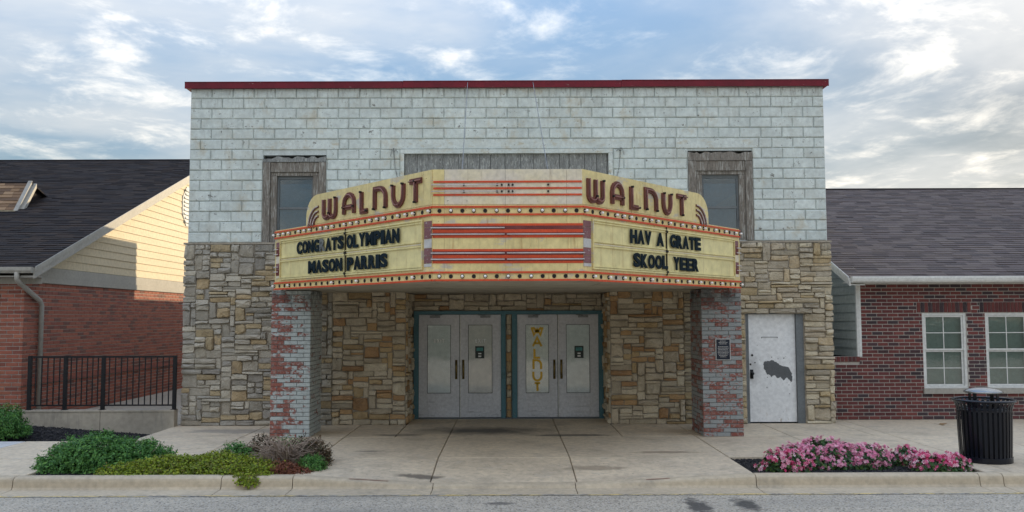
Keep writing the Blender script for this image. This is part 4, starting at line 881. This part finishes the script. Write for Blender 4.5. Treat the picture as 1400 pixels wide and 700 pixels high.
def house_window(o):
    x0, x1, z0, z1 = o; c = (x0+x1)/2; mb = wall_boxes(x0, x1, z0, z1, .53, .62, [(x0+.05, x1-.05, z0+.04, z1-.05)]); wn_ = mb.build('window', MAT['trim_white'], RB)
    zm = (z0+z1)/2 - .01
    for y, za, zb_ in ((.548, zm+.012, z1-.052), (.575, z0+.042, zm+.008)):
        mb = wall_boxes(x0+.052, x1-.052, za, zb_, y, y+.025, [(x0+.085, x1-.085, za+.03, zb_-.03)]); mb.build('sash', MAT['trim_white'], wn_)
        mb = MB(); mb.box(x0+.086, x1-.086, y+.010, y+.014, za+.031, zb_-.031); mb.build('pane', MAT['pane_glass'], wn_)
        mb = MB(); mb.box(c-.008, c+.008, y+.004, y+.009, za+.031, zb_-.031); mb.build('muntin', MAT['trim_white'], wn_)
        h = (za+zb_)/2; mb = MB(); mb.box(x0+.087, c-.0085, y+.004, y+.009, h-.008, h+.008); mb.box(c+.0085, x1-.087, y+.004, y+.009, h-.008, h+.008); mb.build('muntin', MAT['trim_white'], wn_)
    mb = MB(); mb.box(x0+.04, x1-.04, .66, .665, z0, z1); mb.build('curtain', MAT['curtain_green'], wn_)
    mb = MB(); mb.box(x0-.03, x1+.03, .455, .60, z0-.105, z0-.002); mb.build('sill', MAT['trim_taupe'], wn_)
house_window(w1); house_window(w2)
# side wall of grey siding
mb = MB(); mb.prism([(.78, 1.2), (13, 1.2), (13, 2.7), (rY, rZ-.2), (.78, 2.76)], (FX+.03,0,0), Y, Z, (-1,0,0), -.05, .0); mb.build('side_core', MAT['siding_grey'], RB)
z = 1.20
while z < 3.2:
    y0 = .56 if z < 2.75 else eY + (z - eZ)/s2 + .4; mb = MB(); mb.add([(FX-.022,y0,z),(FX-.022,8,z),(FX-.004,8,z+.176),(FX-.004,y0,z+.176),(FX+.03,y0,z),(FX+.03,8,z)], [(0,1,2,3),(4,5,1,0)]); mb.build('siding_board', MAT['siding_grey'], RB); z += .176
mb = MB(); mb.box(FX-.03, FX+.0, .50, .56, 1.213, 2.68); mb.box(FX+.001, FX+.055, .492, .511, 1.213, 2.63); mb.build('corner_board', MAT['trim_white'], RB)
sh = MB(); shingle_slope(sh, 6.55, 16, eY, eZ, rY, rZ, .145, .33, rr_)
rf = MB(); rf.add([(6.55,eY,eZ-.006),(16,eY,eZ-.006),(16,rY,rZ-.006),(6.55,rY,rZ-.006),(16,2*rY-eY,eZ-.006),(6.55,2*rY-eY,eZ-.006)], [(0,1,2,3),(3,2,4,5)])
roof = rf.build('roof', MAT['shingle_grey'], RB); sh.build('shingles', MAT['shingle_grey'], roof, kind='stuff')
mb = MB(); mb.tube([(6.55,rY,rZ),(16,rY,rZ)], .04, 6); mb.build('ridge_cap', MAT['shingle_black'], roof)
mb = MB(); slope_box(mb, 6.54, 6.57, eY, eZ, rY, rZ, -.16, -.012); slope_box(mb, 6.525, 6.5395, eY, eZ, rY, rZ, -.07, .01); slope_box(mb, 6.571, FX, eY, eZ, rY, rZ, -.15, -.13); mb.build('rake_board', MAT['trim_white'], RB)
mb = MB(); mb.prism([(.0,2.755),(.12,2.755),(.12,2.64),(.04,2.64),(.015,2.67),(.0,2.72)], (6.56,0,0), Y, Z, X, 0, 9.4); mb.build('gutter', MAT['trim_white'], RB)
mb = MB(); mb.box(6.56, 16, .121, .50, 2.64, 2.66); mb.box(6.842,16,.49,.511,2.625,2.639); mb.build('eave_soffit', MAT['trim_white'], RB)
# ================================================================ RAMP WALL AND RAILING
RW = thing('ramp_wall', (-7.6, -.2, 0), 'low grey concrete ramp wall below the black railing', 'wall')
for a, b in ((-9.25, -7.535), (-7.525, -6.165)):
    mb = MB(); mb.box(a, b, -.30, -.12, -.3, .285); mb.box(a, b, -.312, -.108, .286, .315); mb.build('wall_section', MAT['concrete_wall'], RW)
RL = thing('railing', (-7.5, -.21, .31), 'black metal picket railing on top of the ramp wall', 'railing')
for x in (-8.90, -8.235, -7.53, -6.20):
    mb = MB(); mb.box(x-.03, x+.03, -.24, -.18, .316, 1.315); mb.box(x-.05,x+.05,-.26,-.16,.3155,.325); mb.build('post', MAT['black_metal'], RL)
for z0, z1, n in ((1.275, 1.31, 'top_rail'), (.385, .41, 'bottom_rail')):
    for a, b in ((-8.869, -8.266), (-8.204, -7.561), (-7.499, -6.231)): mb = MB(); mb.box(a, b, -.23, -.19, z0, z1); mb.build(n, MAT['black_metal'], RL)
mb = MB(); mb.box(-.009,.009,-.009,.009,0,.863); pk = mb.mesh('picket', MAT['black_metal'])
for a, b, n in ((-8.9, -8.235, 5), (-8.235, -7.53, 6), (-7.53, -6.20, 11)):
    for i in range(1, n+1): inst('picket', pk, RL, (a + (b-a)*i/(n+1), -.21, .411))
# ================================================================ PLANTS
def leaf(mb, p, n, l, w, rng, fold=.25):
    n = n.normalized(); t = n.cross(Vector((rng.uniform(-1,1), rng.uniform(-1,1), rng.uniform(-1,1)))).normalized(); s = n.cross(t)
    mb.add([p, p + t*l*.5 + s*w + n*w*fold, p + t*l, p + t*l*.5 - s*w + n*w*fold], [(0,1,2),(0,2,3)])
def mound(c, rx, ry, h, n, rng, lump=.25, seed=0., lo=0., sh=2.2):
    """points in the outer shell of an uneven mound, with outward directions"""
    for _ in range(n):
        a = rng.uniform(0, 2*math.pi); e = math.asin(rng.uniform(lo, 1.)); d = Vector((math.cos(a)*math.cos(e), math.sin(a)*math.cos(e), math.sin(e)))
        k = 1 + lump*noise.noise(Vector((d.x*sh+seed, d.y*sh, d.z*sh+seed))) + lump*.5*noise.noise(d*6 + Vector((seed, 3, 1)))
        r = k*(1 - abs(rng.gauss(0, .13)))
        yield Vector((c[0] + d.x*rx*r, c[1] + d.y*ry*r, c[2] + max(.0, d.z*h*r))), Vector((d.x/rx, d.y/ry, d.z/h + .25))
def shrub(name, label, cat, parts, mats, leaf_sz, seed, twigs=0, group=None):
    rng = random.Random(seed); c0 = parts[0]; T = thing(name, (c0[0], c0[1], -.04), label, cat, group)
    by = {}
    for (x, y, z, rx, ry, h, n, mi) in parts:
        mb = by.setdefault(mi, MB()); l, w = leaf_sz
        for p, d in mound((x, y, z), rx, ry, h, n, rng, .32, x*1.7): 
            ax = (d.normalized() + Vector((rng.uniform(-.7,.7), rng.uniform(-.7,.7), rng.uniform(-.1,.7)))).normalized(); sl_n = rng.uniform(1.2, 2.6)*l
            for q_ in range(7):
                k = rng.uniform(.45, 1.55)*(1.15-q_*.09); q = p + ax*(sl_n*(q_/6 - .5))
                leaf(mb, q, d.normalized()*.5 + ax*.4 + Vector((rng.uniform(-.9,.9), rng.uniform(-.9,.9), rng.uniform(-.4,.8))), l*k, w*k, rng)
    for mi, mb in by.items(): mb.build('foliage', MAT[mats[mi]], T, kind='stuff')
    mb = MB()
    for (x, y, z, rx, ry, h, n, mi) in parts:
        for k in range(6):
            a = rng.uniform(0, 6.28); mb.tube([(x + .03*math.cos(a), y + .03*math.sin(a), -.06), (x + rx*.35*math.cos(a), y + ry*.35*math.sin(a), z + h*.45), (x + rx*.7*math.cos(a), y + ry*.7*math.sin(a), z + h*.75)], [.012,.008,.004], 5)
    mb.build('stems', MAT['twig'], T, kind='stuff'); return T
shrub('evergreen_shrub', 'big dark green spreading shrub at the left end of the kerbside bed', 'shrub',
      [(-5.55,-4.55,-.03,.74,.52,.46,2000,0),(-5.95,-4.62,-.03,.42,.42,.32,700,0),(-5.05,-4.5,-.03,.55,.42,.36,900,0)], ['leaf_dark'], (.046,.011), 21)
shrub('golden_shrub', 'low yellow green creeping shrub trailing over the kerb', 'shrub',
      [(-4.45,-4.80,-.03,.75,.46,.19,1500,0),(-3.75,-4.75,-.03,.62,.50,.21,1400,0),(-4.95,-5.0,-.03,.42,.28,.13,600,0),(-3.35,-5.05,-.03,.42,.32,.17,900,0),(-3.28,-5.36,-.09,.17,.14,.10,260,0)], ['leaf_lime'], (.036,.014), 22)
shrub('young_shrub', 'small dark green shrub between the golden shrub and the dying shrub', 'shrub', [(-3.72,-4.32,-.03,.36,.28,.30,520,0)], ['leaf_dark'], (.034,.011), 23)
DS = shrub('dying_shrub', 'half dead shrub with bare grey twigs and brown leaves near the left pier', 'shrub',
      [(-3.42,-4.25,-.02,.26,.24,.38,300,0),(-2.75,-4.35,-.02,.34,.30,.36,420,0),(-3.05,-4.15,-.02,.30,.20,.36,200,1),(-2.62,-4.6,-.02,.22,.2,.26,200,0)], ['leaf_brown','leaf_dark'], (.036,.010), 24)
rng = random.Random(31); mb = MB()
for k in range(190):
    a = rng.uniform(0, 6.28); r = rng.uniform(.20, .52); h = rng.uniform(.12, .42); p0 = Vector((-3.02+rng.gauss(0,.05), -4.62+rng.gauss(0,.05), -.03)); p = [p0]
    for s in (.35, .7, 1.): p.append(p0 + Vector((math.cos(a)*r*1.05*s + rng.gauss(0,.025), math.sin(a)*r*.8*s + rng.gauss(0,.025), h*math.sin(s*1.9) + rng.gauss(0,.015))))
    mb.tube(p, [.009,.007,.005,.003], 4, False)
mb.build('bare_twigs', MAT['twig'], DS, kind='stuff')
shrub('rusty_shrub', 'low dead rust brown shrub at the kerb in the left bed', 'shrub', [(-2.98,-5.06,-.03,.30,.20,.16,520,0),(-2.72,-5.08,-.03,.2,.14,.09,200,0)], ['leaf_rust'], (.028,.007), 25)
shrub('dwarf_conifer', 'tiny dark green conifer in the right corner of the left bed', 'shrub', [(-2.62+.02,-4.86,-.03,.20,.20,.21,420,0)], ['leaf_dark'], (.034,.006), 26)
shrub('round_shrub', 'round green shrub cut off by the left edge beside the ramp wall', 'shrub', [(-8.72,-1.55,.03,.50,.45,.50,1800,0)], ['leaf_dark'], (.045,.009), 27)
PET = []
def blossom(mb, p, n, r, rng):
    n = n.normalized(); t = n.cross(Vector((rng.uniform(-1,1), rng.uniform(-1,1), .3))).normalized(); s = n.cross(t); vs = [p - n*r*.15]; fs = []
    for k in range(5):
        a = k*1.2566
        for da, rr, hh in ((-.42, .72, .12), (0, 1., .22), (.42, .72, .12)): vs.append(p + (t*math.cos(a+da) + s*math.sin(a+da))*r*rr + n*r*hh)
        b = 1 + k*3; fs += [(0, b, b+1), (0, b+1, b+2)]
    mb.add(vs, fs)
def flowers(label, parts, petal, seed, br=(.018,.026)):
    rng = random.Random(seed); T = thing('flowering_plant', (parts[0][0], parts[0][1], -.04), label, 'flowers', 'pink bedding flowers'); lf = MB(); bl = MB()
    for x, y, rx, ry, h, nl, nb in parts:
        for p, d in mound((x, y, -.03), rx, ry, h, nl, rng, .25, x): 
            for _ in range(2): leaf(lf, p*1.0 + Vector((rng.gauss(0,.015), rng.gauss(0,.015), -.015)), d + Vector((rng.uniform(-.8,.8), rng.uniform(-.8,.8), rng.uniform(-.3,.8)))*d.length, .062*rng.uniform(.6,1.3), .02, rng)
        for p, d in mound((x, y, -.02), rx*1.04, ry*1.04, h*1.08, nb, rng, .25, x, .06):
            if noise.noise(Vector((p.x*7, p.y*7, p.z*9))) < -.34: continue
            k = rng.uniform(.018, .034)
            for _ in range(rng.choice((4, 5, 6))):
                off = Vector((rng.gauss(0,1), rng.gauss(0,1), rng.gauss(0,1))).normalized()*k*rng.uniform(.5, 1.)
                blossom(bl, p + off, d.normalized()*.6 + off.normalized() + Vector((0, -.25, .3)), rng.uniform(*br), rng)
    lf.build('foliage', MAT['leaf_flower'], T, kind='stuff'); bl.build('blossoms', MAT[petal], T, kind='stuff')
flowers('large mound of small pink flowers in the middle of the right bed', [(4.35,-4.50,.64,.44,.33,1500,520),(4.82,-4.55,.40,.40,.27,900,320)], 'petal_pink', 41)
flowers('pink and white flower clump at the left end of the right bed', [(3.68,-4.88,.34,.30,.25,600,190)], 'petal_mixed', 42, (.022,.031))
flowers('small pale pink flower clump between the large mound and the bright pink clump', [(5.44,-4.50,.20,.18,.24,420,90)], 'petal_mixed', 43, (.02,.029))
flowers('bright pink flower clump at the right end of the bed beside the trash can', [(5.52,-4.92,.22,.2,.23,360,110),(5.82,-4.95,.25,.2,.20,360,120)], 'petal_mixed', 44, (.022,.031))
# ================================================================ TRASH CAN
bx, by = 6.60, -4.38; TC = thing('trash_can', (bx, by, 0), 'black slatted metal trash can with domed lid on the sidewalk', 'trash can')
mb = MB(); mb.lathe([(.0,.03),(.27,.03),(.275,.05),(.285,.72),(.27,.74),(.262,.72),(.25,.06),(0,.06)], (bx,by,0), 36); mb.build('liner', MAT['black_metal'], TC, True)
mb = MB(); mb.lathe([(.325,.0),(.335,.005),(.335,.075),(.325,.08),(.315,.075),(.315,.005),(.325,.0)], (bx,by,0), 40); mb.build('base_ring', MAT['bin_paint'], TC, False)
mb = MB(); mb.lathe([(.335,.685),(.345,.69),(.345,.715),(.335,.72),(.325,.715),(.325,.69),(.335,.685)], (bx,by,0), 40); mb.build('upper_band', MAT['bin_paint'], TC)
mb = MB(); mb.lathe([(.395+.017*math.cos(a*math.pi/4), .835+.018*math.sin(a*math.pi/4)) for a in range(9)], (bx,by,0), 48); mb.build('rim', MAT['bin_paint'], TC, True)
sm = MB(); pr = [(.322,.078),(.335,.40),(.342,.70),(.352,.76),(.37,.80),(.393,.832)]; hw = .019
vs = []; 
for r, z in pr: vs += [(r+.004,-hw,z),(r+.004,hw,z),(r-.004,hw,z),(r-.004,-hw,z)]
fs = [(i*4+k, i*4+(k+1)%4, i*4+4+(k+1)%4, i*4+4+k) for i in range(5) for k in range(4)] + [(3,2,1,0),(20,21,22,23)]
sm.add(vs, fs); smesh = sm.mesh('slat', MAT['bin_paint'])
for i in range(34): inst('slat', smesh, TC, (bx, by, 0), i*2*math.pi/34)
for i in range(4):
    a = RAD(30 + 90*i) ; mb = MB(); cx, cy = bx+.20*math.cos(a), by+.20*math.sin(a); mb.bar((cx,cy,.73),(cx,cy,.945), .05, .012, (math.cos(a), math.sin(a), 0)); mb.build('lid_post', MAT['bin_paint'], TC)
mb = MB(); mb.lathe([(.245,.935),(.25,.945),(.238,.962),(.19,.985),(.12,1.002),(.06,1.009),(0,1.011)], (bx,by,0), 36); mb.lathe([(0,.94),(.245,.935)], (bx,by,0), 36); mb.build('lid', MAT['bin_lid'], TC, True)
# ================================================================ SMALL THINGS
mb = MB(); lo = [(-.09,0,.01),(-.04,.035,.03),(.02,.05,.012),(.09,.01,.035),(.03,-.03,.02),(-.03,-.045,.008)]
mb.add([(8.0+a, -.36+b, c) for a, b, c in lo] + [(8.0,-.36,.035)], [(i,(i+1)%6,6) for i in range(6)]); mb.build('fallen_leaf', MAT['dry_leaf'], label='dry brown leaf lying on the sidewalk before the dark brick wall', cat='leaf', org=(8.0,-.36,0))
